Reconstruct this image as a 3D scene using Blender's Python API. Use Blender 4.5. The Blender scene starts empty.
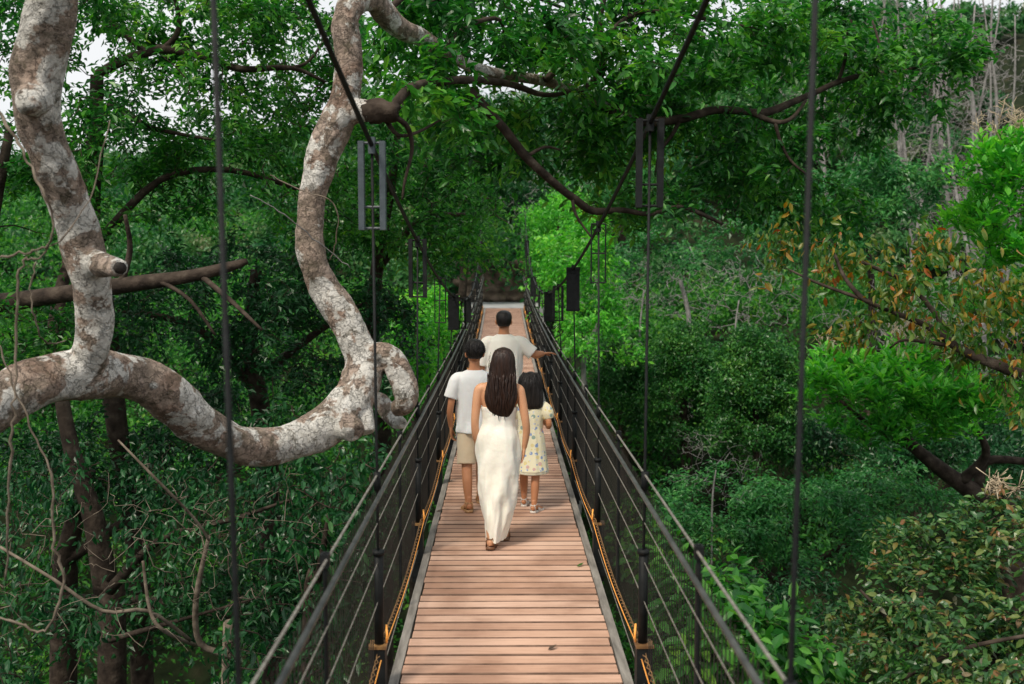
import bpy, bmesh, math, random
import numpy as np
from mathutils import Vector, Matrix, noise as mnoise

R = math.radians
scene = bpy.context.scene
COL = scene.collection
rs = np.random.RandomState(7)
random.seed(7)

# ------------------------------------------------------------------ camera
CAM_Z = 2.155
PITCH, YAW = R(4.40), R(0.573)
F_PX = 1000.0
cam_d = bpy.data.cameras.new('camera')
cam = bpy.data.objects.new('camera', cam_d)
COL.objects.link(cam)
cam.location = (0, 0, CAM_Z)
cam.rotation_euler = (R(90) - PITCH, 0, -YAW)
cam_d.sensor_width = 36
cam_d.lens = 36 * F_PX / 1024
cam_d.clip_start = 0.05
cam_d.clip_end = 1500
cam_d.dof.use_dof = True
cam_d.dof.focus_distance = 7.8
cam_d.dof.aperture_fstop = 2.4
scene.camera = cam
CM = cam.rotation_euler.to_matrix()


def P(px, py, Y):
    """photo position + real distance along the bridge -> a point of the place"""
    d = CM @ Vector(((px - 512) / F_PX, -(py - 342) / F_PX, -1.0))
    s = Y / d.y
    return Vector((d.x * s, Y, CAM_Z + d.z * s))


# ------------------------------------------------------------------ helpers
def tag(o, label=None, cat=None, group=None, kind=None):
    if label: o['label'] = label
    if cat: o['category'] = cat
    if group: o['group'] = group
    if kind: o['kind'] = kind
    return o


def empty(name, loc=(0, 0, 0), label=None, cat=None, group=None):
    o = bpy.data.objects.new(name, None)
    o.empty_display_size = 0.2
    COL.objects.link(o)
    o.location = loc
    return tag(o, label, cat, group)


def mesh_np(name, V, F, mat, parent=None, smooth=False, off=None):
    """V (n,3) array, F list of (m,k) index arrays"""
    me = bpy.data.meshes.new(name)
    V = np.asarray(V, dtype=np.float32)
    if off is not None:
        V = V - np.asarray(off, dtype=np.float32)
    me.vertices.add(len(V))
    me.vertices.foreach_set('co', V.ravel())
    if isinstance(F, np.ndarray): F = [F]
    F = [f for f in F if len(f)]
    loops = np.concatenate([f.ravel() for f in F]).astype(np.int32)
    tot = np.concatenate([np.full(len(f), f.shape[1], np.int32) for f in F])
    start = np.concatenate([[0], np.cumsum(tot)[:-1]]).astype(np.int32)
    me.loops.add(len(loops)); me.loops.foreach_set('vertex_index', loops)
    me.polygons.add(len(tot)); me.polygons.foreach_set('loop_start', start)
    me.polygons.foreach_set('loop_total', tot)
    me.polygons.foreach_set('use_smooth', np.full(len(tot), bool(smooth)))
    me.update(calc_edges=True)
    me.validate()
    if mat: me.materials.append(mat)
    o = bpy.data.objects.new(name, me)
    COL.objects.link(o)
    if parent: o.parent = parent
    return o


class MB:
    """collects tubes, boxes, lofts; builds ONE mesh"""
    def __init__(s): s.v = []; s.q = []; s.t = []; s.n = 0

    def add(s, V, Q=None, T=None):
        if Q is not None and len(Q): s.q.append(np.asarray(Q) + s.n)
        if T is not None and len(T): s.t.append(np.asarray(T) + s.n)
        s.v.append(np.asarray(V, dtype=float)); s.n += len(V)

    def rings(s, C, U, W, RU, RW, k, cap=True, mod=None):
        """C centres (m,3); U,W frame vectors (m,3); radii (m,)"""
        m = len(C)
        a = np.arange(k) * 2 * math.pi / k
        ca, sa = np.cos(a), np.sin(a)
        RU = np.broadcast_to(np.asarray(RU, float), (m,)); RW = np.broadcast_to(np.asarray(RW, float), (m,))
        M = np.ones((m, k)) if mod is None else mod
        V = C[:, None, :] + M[..., None] * (U[:, None, :] * (ca[None, :, None] * RU[:, None, None]) + W[:, None, :] * (sa[None, :, None] * RW[:, None, None]))
        V = V.reshape(-1, 3)
        i = np.arange(m - 1)[:, None] * k; j = np.arange(k)[None, :]; j2 = (j + 1) % k
        Q = np.stack([i + j, i + j2, i + k + j2, i + k + j], -1).reshape(-1, 4)
        T = None
        if cap:
            V = np.vstack([V, C[0], C[-1]])
            a0, a1 = m * k, m * k + 1
            jj = np.arange(k)
            T = np.vstack([np.stack([np.full(k, a0), (jj + 1) % k, jj], 1),
                           np.stack([np.full(k, a1), (m - 1) * k + jj, (m - 1) * k + (jj + 1) % k], 1)])
        s.add(V, Q, T)

    def tube(s, pts, rad, k=6, cap=True, flat=1.0, mod=None):
        C = np.array([tuple(p) for p in pts], float)
        m = len(C)
        T = np.gradient(C, axis=0)
        T /= np.linalg.norm(T, axis=1)[:, None] + 1e-9
        U = np.zeros_like(C)
        ref = np.array([0, 0, 1.0]) if abs(T[0][2]) < .9 else np.array([1.0, 0, 0])
        u = np.cross(T[0], ref); u /= np.linalg.norm(u)
        for i in range(m):
            u = u - T[i] * np.dot(u, T[i]); u /= np.linalg.norm(u) + 1e-9
            U[i] = u
        W = np.cross(T, U)
        r = np.broadcast_to(np.asarray(rad, float), (m,))
        s.rings(C, U, W, r, r * flat, k, cap, mod)

    def box(s, x0, x1, y0, y1, z0, z1):
        V = [(x, y, z) for z in (z0, z1) for y in (y0, y1) for x in (x0, x1)]
        Q = [(0, 2, 3, 1), (4, 5, 7, 6), (0, 1, 5, 4), (2, 6, 7, 3), (0, 4, 6, 2), (1, 3, 7, 5)]
        s.add(V, Q)

    def ellipsoid(s, c, r, k=20, m=12):
        th = np.linspace(0.02, math.pi - .02, m)
        C = np.array([[c[0], c[1], c[2] + r[2] * math.cos(t)] for t in th])
        U = np.tile([1.0, 0, 0], (m, 1)); W = np.tile([0, 1.0, 0], (m, 1))
        s.rings(C, U, W, r[0] * np.sin(th), r[1] * np.sin(th), k)

    def sect(s, L, k=24, mod=None, sub=4):
        """horizontal sections (cx,cy,cz,rx,ry), smoothly interpolated"""
        A = cr_np(np.array(L, float), sub)
        m = len(A)
        U = np.tile([1.0, 0, 0], (m, 1)); W = np.tile([0, 1.0, 0], (m, 1))
        M = mod(A, k) if mod else None
        s.rings(A[:, :3], U, W, A[:, 3], A[:, 4], k, True, M)

    def build(s, name, mat, parent=None, smooth=True, off=None):
        F = []
        if s.q: F.append(np.vstack(s.q))
        if s.t: F.append(np.vstack(s.t))
        return mesh_np(name, np.vstack(s.v), F, mat, parent, smooth, off)


def cr_np(A, sub=4):
    """Catmull-Rom through the rows of A"""
    n = len(A); out = []
    for i in range(n - 1):
        p0 = A[max(i - 1, 0)]; p1 = A[i]; p2 = A[i + 1]; p3 = A[min(i + 2, n - 1)]
        for j in range(sub):
            t = j / sub
            out.append(.5 * ((2 * p1) + (p2 - p0) * t + (2 * p0 - 5 * p1 + 4 * p2 - p3) * t * t + (3 * p1 - p0 - 3 * p2 + p3) * t ** 3))
    out.append(A[-1])
    return np.array(out)


def remesh(o, voxel, smooth_it=2, fac=.5):
    """join the overlapping solids of a mesh into one continuous skin"""
    m = o.modifiers.new('r', 'REMESH'); m.mode = 'VOXEL'; m.voxel_size = voxel; m.use_smooth_shade = True
    if smooth_it:
        s = o.modifiers.new('s', 'SMOOTH'); s.iterations = smooth_it; s.factor = fac
    dg = bpy.context.evaluated_depsgraph_get(); dg.update()
    me = bpy.data.meshes.new_from_object(o.evaluated_get(dg))
    old = o.data
    o.modifiers.clear()
    o.data = me
    if not me.materials and old.materials:
        me.materials.append(old.materials[0])
    me.name = o.name
    bpy.data.meshes.remove(old)
    return o


# ------------------------------------------------------------------ materials
def new_mat(name):
    m = bpy.data.materials.new(name); m.use_nodes = True
    nt = m.node_tree; nt.nodes.clear()
    return m, nt, nt.nodes, nt.links


def ramp(N, stops, interp='LINEAR'):
    r = N.new('ShaderNodeValToRGB'); e = r.color_ramp.elements
    r.color_ramp.interpolation = interp
    e[0].position = stops[0][0]; e[0].color = (*stops[0][1], 1)
    e[1].position = stops[-1][0]; e[1].color = (*stops[-1][1], 1)
    for p, c in stops[1:-1]:
        x = e.new(p); x.color = (*c, 1)
    return r


def leaf_mat(name, stops, trans=.42, rough=.38, clump=0.45, scale=.9, spec=.45):
    m, nt, N, L = new_mat(name)
    geo = N.new('ShaderNodeNewGeometry')
    no = N.new('ShaderNodeTexNoise'); no.inputs['Scale'].default_value = scale; no.inputs['Detail'].default_value = 2
    tc = N.new('ShaderNodeTexCoord'); L.new(tc.outputs['Object'], no.inputs['Vector'])
    ma = N.new('ShaderNodeMath'); ma.operation = 'MULTIPLY_ADD'
    mr = N.new('ShaderNodeMapRange'); mr.inputs['From Min'].default_value = .3; mr.inputs['From Max'].default_value = .7
    L.new(no.outputs['Fac'], mr.inputs['Value'])
    L.new(mr.outputs['Result'], ma.inputs[0]); ma.inputs[1].default_value = clump
    ms = N.new('ShaderNodeMath'); ms.operation = 'MULTIPLY'; ms.inputs[1].default_value = 1 - clump
    L.new(geo.outputs['Random Per Island'], ms.inputs[0]); L.new(ms.outputs[0], ma.inputs[2])
    r = ramp(N, stops); L.new(ma.outputs[0], r.inputs['Fac'])
    p = N.new('ShaderNodeBsdfPrincipled'); p.inputs['Roughness'].default_value = rough
    p.inputs['Specular IOR Level'].default_value = spec
    L.new(r.outputs['Color'], p.inputs['Base Color'])
    tr = N.new('ShaderNodeBsdfTranslucent')
    hs = N.new('ShaderNodeHueSaturation'); hs.inputs['Value'].default_value = 1.5; hs.inputs['Saturation'].default_value = 1.1
    L.new(r.outputs['Color'], hs.inputs['Color']); L.new(hs.outputs['Color'], tr.inputs['Color'])
    mx = N.new('ShaderNodeMixShader'); mx.inputs['Fac'].default_value = trans
    L.new(p.outputs[0], mx.inputs[1]); L.new(tr.outputs[0], mx.inputs[2])
    out = N.new('ShaderNodeOutputMaterial'); L.new(mx.outputs[0], out.inputs['Surface'])
    return m


def noise_mat(name, stops, scale=4, detail=6, rough=.7, bump=.3, bscale=None, stretch=(1, 1, 1), spec=.4, metal=0, sss=0, bdist=.02):
    m, nt, N, L = new_mat(name)
    tc = N.new('ShaderNodeTexCoord'); mp = N.new('ShaderNodeMapping'); mp.inputs['Scale'].default_value = stretch
    L.new(tc.outputs['Object'], mp.inputs['Vector'])
    no = N.new('ShaderNodeTexNoise'); no.inputs['Scale'].default_value = scale; no.inputs['Detail'].default_value = detail
    L.new(mp.outputs[0], no.inputs['Vector'])
    r = ramp(N, stops); L.new(no.outputs['Fac'], r.inputs['Fac'])
    p = N.new('ShaderNodeBsdfPrincipled'); p.inputs['Roughness'].default_value = rough
    p.inputs['Specular IOR Level'].default_value = spec; p.inputs['Metallic'].default_value = metal
    if sss:
        p.inputs['Subsurface Weight'].default_value = sss; p.inputs['Subsurface Scale'].default_value = .01
        p.inputs['Subsurface Radius'].default_value = (1, .35, .2)
    L.new(r.outputs['Color'], p.inputs['Base Color'])
    if bump:
        n2 = N.new('ShaderNodeTexNoise'); n2.inputs['Scale'].default_value = bscale or scale * 3; n2.inputs['Detail'].default_value = 6
        L.new(mp.outputs[0], n2.inputs['Vector'])
        b = N.new('ShaderNodeBump'); b.inputs['Strength'].default_value = bump; b.inputs['Distance'].default_value = bdist
        L.new(n2.outputs['Fac'], b.inputs['Height']); L.new(b.outputs[0], p.inputs['Normal'])
    out = N.new('ShaderNodeOutputMaterial'); L.new(p.outputs[0], out.inputs['Surface'])
    return m


def bark_patch_mat():
    """pale old bark: white lichen islands, brown and reddish skin, black cracks"""
    m, nt, N, L = new_mat('patchy_bark')
    tc = N.new('ShaderNodeTexCoord')
    def nz(scale, det, rough=.55, dist=0, off=0):
        mp = N.new('ShaderNodeMapping'); mp.inputs['Location'].default_value = (off, off * 2, off * .5)
        L.new(tc.outputs['Object'], mp.inputs['Vector'])
        n = N.new('ShaderNodeTexNoise'); n.inputs['Scale'].default_value = scale; n.inputs['Detail'].default_value = det
        n.inputs['Roughness'].default_value = rough; n.inputs['Distortion'].default_value = dist
        L.new(mp.outputs[0], n.inputs['Vector']); return n
    base = nz(3.2, 5, .6, .4)
    r0 = ramp(N, [(.28, (.10, .08, .06)), (.38, (.26, .18, .135)), (.46, (.40, .31, .25)), (.54, (.25, .20, .155)), (.62, (.45, .36, .30)), (.75, (.36, .24, .18))])
    L.new(base.outputs['Fac'], r0.inputs['Fac'])
    fine = nz(28, 6, .7, 0, 3)
    rf = ramp(N, [(.35, (.45, .45, .45)), (.62, (1.15, 1.15, 1.15))]); L.new(fine.outputs['Fac'], rf.inputs['Fac'])
    mu = N.new('ShaderNodeMix'); mu.data_type = 'RGBA'; mu.blend_type = 'MULTIPLY'; mu.inputs['Factor'].default_value = .8
    L.new(r0.outputs[0], mu.inputs['A']); L.new(rf.outputs[0], mu.inputs['B'])
    pn = nz(4.4, 12, .61, .2, 11)
    rp = ramp(N, [(.495, (0, 0, 0)), (.51, (.6, .6, .6)), (.535, (1, 1, 1))]); L.new(pn.outputs['Fac'], rp.inputs['Fac'])
    wn = nz(14, 4, .6, 0, 5); rw = ramp(N, [(.3, (.47, .455, .41)), (.7, (.76, .745, .70))]); L.new(wn.outputs['Fac'], rw.inputs['Fac'])
    mw = N.new('ShaderNodeMix'); mw.data_type = 'RGBA'; L.new(rp.outputs[0], mw.inputs['Factor'])
    L.new(mu.outputs['Result'], mw.inputs['A']); L.new(rw.outputs[0], mw.inputs['B'])
    gn = nz(7.5, 10, .78, .3, 23)
    rg = ramp(N, [(.55, (0, 0, 0)), (.60, (1, 1, 1))]); L.new(gn.outputs['Fac'], rg.inputs['Fac'])
    sc = N.new('ShaderNodeMath'); sc.operation = 'MULTIPLY'; sc.inputs[1].default_value = .72; L.new(rg.outputs[0], sc.inputs[0])
    mg = N.new('ShaderNodeMix'); mg.data_type = 'RGBA'; L.new(sc.outputs[0], mg.inputs['Factor'])
    L.new(mw.outputs['Result'], mg.inputs['A']); mg.inputs['B'].default_value = (.085, .075, .045, 1)
    # small dark specks
    sp = nz(38, 6, .75, 0, 31); rs_ = ramp(N, [(.60, (0, 0, 0)), (.66, (1, 1, 1))]); L.new(sp.outputs['Fac'], rs_.inputs['Fac'])
    s2 = N.new('ShaderNodeMath'); s2.operation = 'MULTIPLY'; s2.inputs[1].default_value = .65; L.new(rs_.outputs[0], s2.inputs[0])
    md = N.new('ShaderNodeMix'); md.data_type = 'RGBA'; L.new(s2.outputs[0], md.inputs['Factor'])
    L.new(mg.outputs['Result'], md.inputs['A']); md.inputs['B'].default_value = (.04, .03, .022, 1)
    p = N.new('ShaderNodeBsdfPrincipled'); p.inputs['Roughness'].default_value = .8; p.inputs['Specular IOR Level'].default_value = .25
    L.new(md.outputs['Result'], p.inputs['Base Color'])
    hb = nz(9, 9, .68, .3, 2)
    # fissures: stretched cells, dark in the crack and sunk in the bump
    vo = N.new('ShaderNodeTexVoronoi'); vo.feature = 'DISTANCE_TO_EDGE'; vo.inputs['Scale'].default_value = 11
    wp = N.new('ShaderNodeVectorMath'); wp.operation = 'ADD'; wn2 = nz(6, 5, .6, 0, 41); sc2 = N.new('ShaderNodeVectorMath'); sc2.operation = 'SCALE'; sc2.inputs['Scale'].default_value = .35
    L.new(wn2.outputs['Color'], sc2.inputs[0]); L.new(tc.outputs['Object'], wp.inputs[0]); L.new(sc2.outputs[0], wp.inputs[1]); L.new(wp.outputs[0], vo.inputs['Vector'])
    rv = ramp(N, [(0, (.35, .35, .35)), (.05, (1, 1, 1))]); L.new(vo.outputs['Distance'], rv.inputs['Fac'])
    mk = N.new('ShaderNodeMix'); mk.data_type = 'RGBA'; mk.blend_type = 'MULTIPLY'; mk.inputs['Factor'].default_value = .55
    L.new(md.outputs['Result'], mk.inputs['A']); L.new(rv.outputs[0], mk.inputs['B']); L.new(mk.outputs['Result'], p.inputs['Base Color'])
    ad = N.new('ShaderNodeMath'); ad.operation = 'MULTIPLY_ADD'; ad.inputs[1].default_value = .25; L.new(rv.outputs[0], ad.inputs[0]); L.new(hb.outputs['Fac'], ad.inputs[2])
    b = N.new('ShaderNodeBump'); b.inputs['Strength'].default_value = 1.0; b.inputs['Distance'].default_value = .06
    L.new(ad.outputs[0], b.inputs['Height']); L.new(b.outputs[0], p.inputs['Normal'])
    out = N.new('ShaderNodeOutputMaterial'); L.new(p.outputs[0], out.inputs['Surface'])
    return m


G = dict(
    mid=[(0, (.006, .040, .010)), (.3, (.018, .105, .020)), (.55, (.045, .200, .030)), (.8, (.105, .320, .042)), (1, (.24, .42, .05))],
    bright=[(0, (.020, .13, .020)), (.35, (.060, .32, .040)), (.7, (.16, .52, .06)), (1, (.36, .68, .09))],
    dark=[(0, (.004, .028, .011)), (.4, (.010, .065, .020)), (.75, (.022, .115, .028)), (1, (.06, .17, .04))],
    round=[(0, (.006, .045, .014)), (.4, (.020, .115, .024)), (.75, (.060, .21, .032)), (1, (.15, .33, .05))],
    blue=[(0, (.012, .075, .024)), (.4, (.032, .165, .045)), (.75, (.075, .28, .065)), (1, (.17, .38, .09))],
    olive=[(0, (.014, .060, .020)), (.4, (.040, .125, .034)), (.65, (.085, .19, .045)), (.8, (.15, .20, .05)), (.88, (.20, .09, .03)), (1, (.42, .48, .36))],
    autumn=[(0, (.02, .08, .014)), (.4, (.05, .15, .022)), (.66, (.13, .19, .03)), (.80, (.30, .20, .03)), (.90, (.32, .09, .02)), (1, (.20, .04, .015))],
    dry=[(0, (.03, .05, .02)), (.5, (.06, .09, .03)), (1, (.14, .13, .07))],
)
M = {}
M['leaf_mid'] = leaf_mat('canopy_leaf', G['mid'])
M['leaf_bright'] = leaf_mat('bright_leaf', G['bright'], trans=.4)
M['leaf_dark'] = leaf_mat('dark_leaf', G['dark'], trans=.25)  # on the lower-left trees this colour also carries painted canopy shade
M['leaf_round'] = leaf_mat('small_round_tree_leaf', G['round'], trans=.25)
M['leaf_blue'] = leaf_mat('cool_green_leaf', G['blue'], trans=.3)
M['leaf_olive'] = leaf_mat('olive_leaf', G['olive'], trans=.3, clump=.2, scale=2, rough=.35, spec=.5)
M['leaf_autumn'] = leaf_mat('turning_leaf', G['autumn'], trans=.4, clump=.25, scale=3)
M['leaf_dry'] = leaf_mat('dry_leaf', G['dry'], trans=.25)
M['leaf_hill'] = leaf_mat('hillside_leaf', [(0, (.008, .045, .018)), (.3, (.018, .10, .032)), (.5, (.040, .17, .045)), (.7, (.08, .21, .06)), (.85, (.12, .20, .07)), (1, (.20, .19, .11))], trans=.3, clump=.75, scale=.35)
M['bark'] = noise_mat('brown_bark', [(.3, (.018, .013, .010)), (.55, (.050, .037, .028)), (.75, (.10, .08, .062))], scale=9, rough=.85, bump=.6, spec=.2)
M['bark_pale'] = noise_mat('grey_twig_bark', [(.3, (.13, .125, .12)), (.7, (.31, .30, .29))], scale=6, rough=.8, bump=.2, spec=.2)
M['vine'] = noise_mat('vine_bark', [(.3, (.06, .045, .032)), (.7, (.24, .20, .155))], scale=12, rough=.8, bump=.2, spec=.2)
M['patchy'] = bark_patch_mat()
M['flower'] = noise_mat('pale_flower_stalk', [(.3, (.26, .20, .13)), (.7, (.5, .42, .30))], scale=8, bump=0)
M['steel'] = noise_mat('black_painted_steel', [(.3, (.004, .005, .005)), (.7, (.012, .014, .015))], scale=15, rough=.6, bump=.12, spec=.2)
M['grey_steel'] = noise_mat('blue_grey_painted_steel', [(.3, (.035, .050, .060)), (.7, (.065, .085, .098))], scale=20, rough=.5, bump=.1, spec=.5)
M['galv'] = noise_mat('galvanised_cable', [(.3, (.16, .15, .13)), (.7, (.36, .34, .30))], scale=40, rough=.45, bump=.2, spec=.5, metal=.4)
M['tube'] = noise_mat('grey_handrail', [(.3, (.045, .05, .05)), (.7, (.11, .115, .11))], scale=12, rough=.4, bump=.1, metal=.3)
M['net'] = noise_mat('black_netting', [(.3, (.012, .011, .009)), (.7, (.028, .024, .019))], scale=10, rough=.7, bump=0)
M['edge'] = noise_mat('weathered_edge_board', [(.3, (.13, .12, .105)), (.7, (.29, .27, .24))], scale=7, rough=.8, bump=.4, stretch=(4, .6, 4))
M['concrete'] = noise_mat('landing_concrete', [(.3, (.20, .21, .21)), (.7, (.36, .37, .37))], scale=3, rough=.9, bump=.3)
M['rock'] = noise_mat('brown_stone', [(.25, (.04, .03, .022)), (.55, (.13, .095, .07)), (.8, (.24, .19, .14))], scale=2.5, rough=.9, bump=.8, bdist=.08)
M['ground'] = noise_mat('forest_floor', [(.3, (.006, .010, .005)), (.55, (.016, .024, .010)), (.8, (.045, .038, .024))], scale=1.5, detail=8, rough=.95, bump=.8, bdist=.1, spec=.1)
M['clay'] = noise_mat('leaf_litter', [(.3, (.03, .02, .014)), (.7, (.09, .06, .04))], scale=3, rough=.95, bump=.5)


def plank_mat():
    m, nt, N, L = new_mat('reddish_planks')
    geo = N.new('ShaderNodeNewGeometry'); tc = N.new('ShaderNodeTexCoord')
    r = ramp(N, [(0, (.44, .265, .185)), (.35, (.56, .355, .255)), (.7, (.61, .40, .295)), (1, (.69, .48, .37))])
    L.new(geo.outputs['Random Per Island'], r.inputs['Fac'])
    mp = N.new('ShaderNodeMapping'); mp.inputs['Scale'].default_value = (1.6, 26, 8); L.new(tc.outputs['Object'], mp.inputs['Vector'])
    # each plank its own grain
    vm = N.new('ShaderNodeVectorMath'); vm.operation = 'ADD'
    cx = N.new('ShaderNodeCombineXYZ'); mm = N.new('ShaderNodeMath'); mm.operation = 'MULTIPLY'; mm.inputs[1].default_value = 80
    L.new(geo.outputs['Random Per Island'], mm.inputs[0]); L.new(mm.outputs[0], cx.inputs['X'])
    L.new(mp.outputs[0], vm.inputs[0]); L.new(cx.outputs[0], vm.inputs[1])
    n = N.new('ShaderNodeTexNoise'); n.inputs['Scale'].default_value = 2.2; n.inputs['Detail'].default_value = 8; n.inputs['Roughness'].default_value = .65
    L.new(vm.outputs[0], n.inputs['Vector'])
    rg = ramp(N, [(.3, (.78, .74, .72)), (.55, (1, 1, 1)), (.75, (1.06, 1.05, 1.04))]); L.new(n.outputs['Fac'], rg.inputs['Fac'])
    mu = N.new('ShaderNodeMix'); mu.data_type = 'RGBA'; mu.blend_type = 'MULTIPLY'; mu.inputs['Factor'].default_value = 1
    L.new(r.outputs[0], mu.inputs['A']); L.new(rg.outputs[0], mu.inputs['B'])
    # worn dusty stain patches
    n2 = N.new('ShaderNodeTexNoise'); n2.inputs['Scale'].default_value = 1.7; n2.inputs['Detail'].default_value = 6; L.new(tc.outputs['Object'], n2.inputs['Vector'])
    r2 = ramp(N, [(.36, (.62, .55, .51)), (.5, (.93, .90, .88)), (.62, (1.05, 1.05, 1.05))]); L.new(n2.outputs['Fac'], r2.inputs['Fac'])
    m2 = N.new('ShaderNodeMix'); m2.data_type = 'RGBA'; m2.blend_type = 'MULTIPLY'; m2.inputs['Factor'].default_value = .9
    L.new(mu.outputs['Result'], m2.inputs['A']); L.new(r2.outputs[0], m2.inputs['B'])
    p = N.new('ShaderNodeBsdfPrincipled'); p.inputs['Roughness'].default_value = .62; p.inputs['Specular IOR Level'].default_value = .3
    L.new(m2.outputs['Result'], p.inputs['Base Color'])
    b = N.new('ShaderNodeBump'); b.inputs['Strength'].default_value = .5; b.inputs['Distance'].default_value = .006
    L.new(n.outputs['Fac'], b.inputs['Height']); L.new(b.outputs[0], p.inputs['Normal'])
    out = N.new('ShaderNodeOutputMaterial'); L.new(p.outputs[0], out.inputs['Surface'])
    return m


def emit_mat(name, col, st):
    m, nt, N, L = new_mat(name)
    p = N.new('ShaderNodeBsdfPrincipled'); p.inputs['Base Color'].default_value = (*col, 1)
    p.inputs['Emission Color'].default_value = (*col, 1); p.inputs['Emission Strength'].default_value = st
    tc = N.new('ShaderNodeTexCoord'); n = N.new('ShaderNodeTexNoise'); n.inputs['Scale'].default_value = 6
    L.new(tc.outputs['Object'], n.inputs['Vector'])
    mr = N.new('ShaderNodeMapRange'); mr.inputs['From Min'].default_value = .42; mr.inputs['From Max'].default_value = .62
    mr.inputs['To Min'].default_value = st * .15; mr.inputs['To Max'].default_value = st
    L.new(n.outputs['Fac'], mr.inputs['Value']); L.new(mr.outputs[0], p.inputs['Emission Strength'])
    out = N.new('ShaderNodeOutputMaterial'); L.new(p.outputs[0], out.inputs['Surface'])
    return m


M['planks'] = plank_mat()
M['glow'] = emit_mat('warm_rope_light', (1.0, .42, .08), .26)
M['brass'] = noise_mat('orange_lit_bracket', [(.3, (.12, .062, .028)), (.7, (.30, .17, .065))], scale=20, rough=.4, bump=.1)


def cloth_mat(name, a, b, rough=.8, bump=.25, scale=5):
    m = noise_mat(name, [(.3, a), (.7, b)], scale=scale, rough=rough, bump=bump * 1.8, bscale=7, spec=.15, bdist=.03)
    for n in m.node_tree.nodes:
        if n.type == 'BSDF_PRINCIPLED':
            n.inputs['Sheen Weight'].default_value = .15
            n.inputs['Subsurface Weight'].default_value = .08; n.inputs['Subsurface Scale'].default_value = .02
    return m


def skin_mat(name, a, b):
    return noise_mat(name, [(.3, a), (.7, b)], scale=6, rough=.5, bump=.08, bscale=60, sss=.12, spec=.4, bdist=.003)


def hair_mat(name, a, b):
    m = noise_mat(name, [(.3, a), (.7, b)], scale=7, rough=.42, bump=.8, bscale=9, stretch=(9, 9, .7), spec=.35, bdist=.012)
    return m


def floral_mat():
    m, nt, N, L = new_mat('pale_yellow_floral_cloth')
    tc = N.new('ShaderNodeTexCoord')
    def spots(sc, col_stops, thr, off, prev):
        mp = N.new('ShaderNodeMapping'); mp.inputs['Location'].default_value = (off, off, off); L.new(tc.outputs['Object'], mp.inputs['Vector'])
        v = N.new('ShaderNodeTexVoronoi'); v.inputs['Scale'].default_value = sc; L.new(mp.outputs[0], v.inputs['Vector'])
        r = ramp(N, [(thr, (1, 1, 1)), (thr + .06, (0, 0, 0))]); L.new(v.outputs['Distance'], r.inputs['Fac'])
        sep = N.new('ShaderNodeSeparateColor'); L.new(v.outputs['Color'], sep.inputs[0])
        rc = ramp(N, col_stops, 'CONSTANT'); L.new(sep.outputs[0], rc.inputs['Fac'])
        mx = N.new('ShaderNodeMix'); mx.data_type = 'RGBA'; L.new(r.outputs[0], mx.inputs['Factor'])
        if isinstance(prev, tuple): mx.inputs['A'].default_value = (*prev, 1)
        else: L.new(prev, mx.inputs['A'])
        L.new(rc.outputs[0], mx.inputs['B']); return mx.outputs['Result']
    c = spots(19, [(0, (.22, .32, .52)), (.3, (.70, .60, .30)), (.5, (.26, .36, .30)), (.7, (.62, .40, .36)), (.85, (.74, .70, .52))], .30, 0, (.76, .71, .50))
    c = spots(36, [(0, (.60, .62, .64)), (.4, (.24, .33, .55)), (.7, (.72, .62, .24)), (.9, (.8, .76, .6))], .24, 4, c)
    p = N.new('ShaderNodeBsdfPrincipled'); p.inputs['Roughness'].default_value = .85; L.new(c, p.inputs['Base Color'])
    out = N.new('ShaderNodeOutputMaterial'); L.new(p.outputs[0], out.inputs['Surface'])
    return m


# ------------------------------------------------------------------ foliage
def norm(a): return a / (np.linalg.norm(a, axis=-1, keepdims=True) + 1e-9)


def leaf_arrays(Pb, D, Nn, Ln, asp=.42, detail=False, droop=.18):
    """folded leaves. Pb base, D direction, Nn rough normal, Ln lengths"""
    n = len(Pb)
    D = norm(D); S = norm(np.cross(D, Nn)); U = np.cross(S, D)
    L = Ln[:, None]; w = L * asp * .5
    if detail:
        v = [Pb,
             Pb + D * L * .33 - U * L * droop * .1,
             Pb + D * L * .68 - U * L * droop * .45,
             Pb + D * L - U * L * droop,
             Pb + D * L * .28 + S * w * .85 + U * w * .35,
             Pb + D * L * .64 + S * w * .80 + U * w * .25 - U * L * droop * .4,
             Pb + D * L * .28 - S * w * .85 + U * w * .35,
             Pb + D * L * .64 - S * w * .80 + U * w * .25 - U * L * droop * .4]
        V = np.stack(v, 1).reshape(-1, 3)
        b = (np.arange(n) * 8)[:, None]
        Q = np.concatenate([b + np.array([[1, 4, 5, 2]]), b + np.array([[1, 2, 7, 6]])])
        T = np.concatenate([b + np.array([[0, 4, 1]]), b + np.array([[0, 1, 6]]), b + np.array([[2, 5, 3]]), b + np.array([[2, 3, 7]])])
        return V, [Q, T]
    V = np.stack([Pb, Pb + D * L * .5 + S * w + U * w * .35, Pb + D * L - U * L * droop, Pb + D * L * .5 - S * w + U * w * .35], 1).reshape(-1, 3)
    b = (np.arange(n) * 4)[:, None]
    T = np.concatenate([b + np.array([[0, 1, 2]]), b + np.array([[0, 2, 3]])])
    return V, [T]


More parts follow.
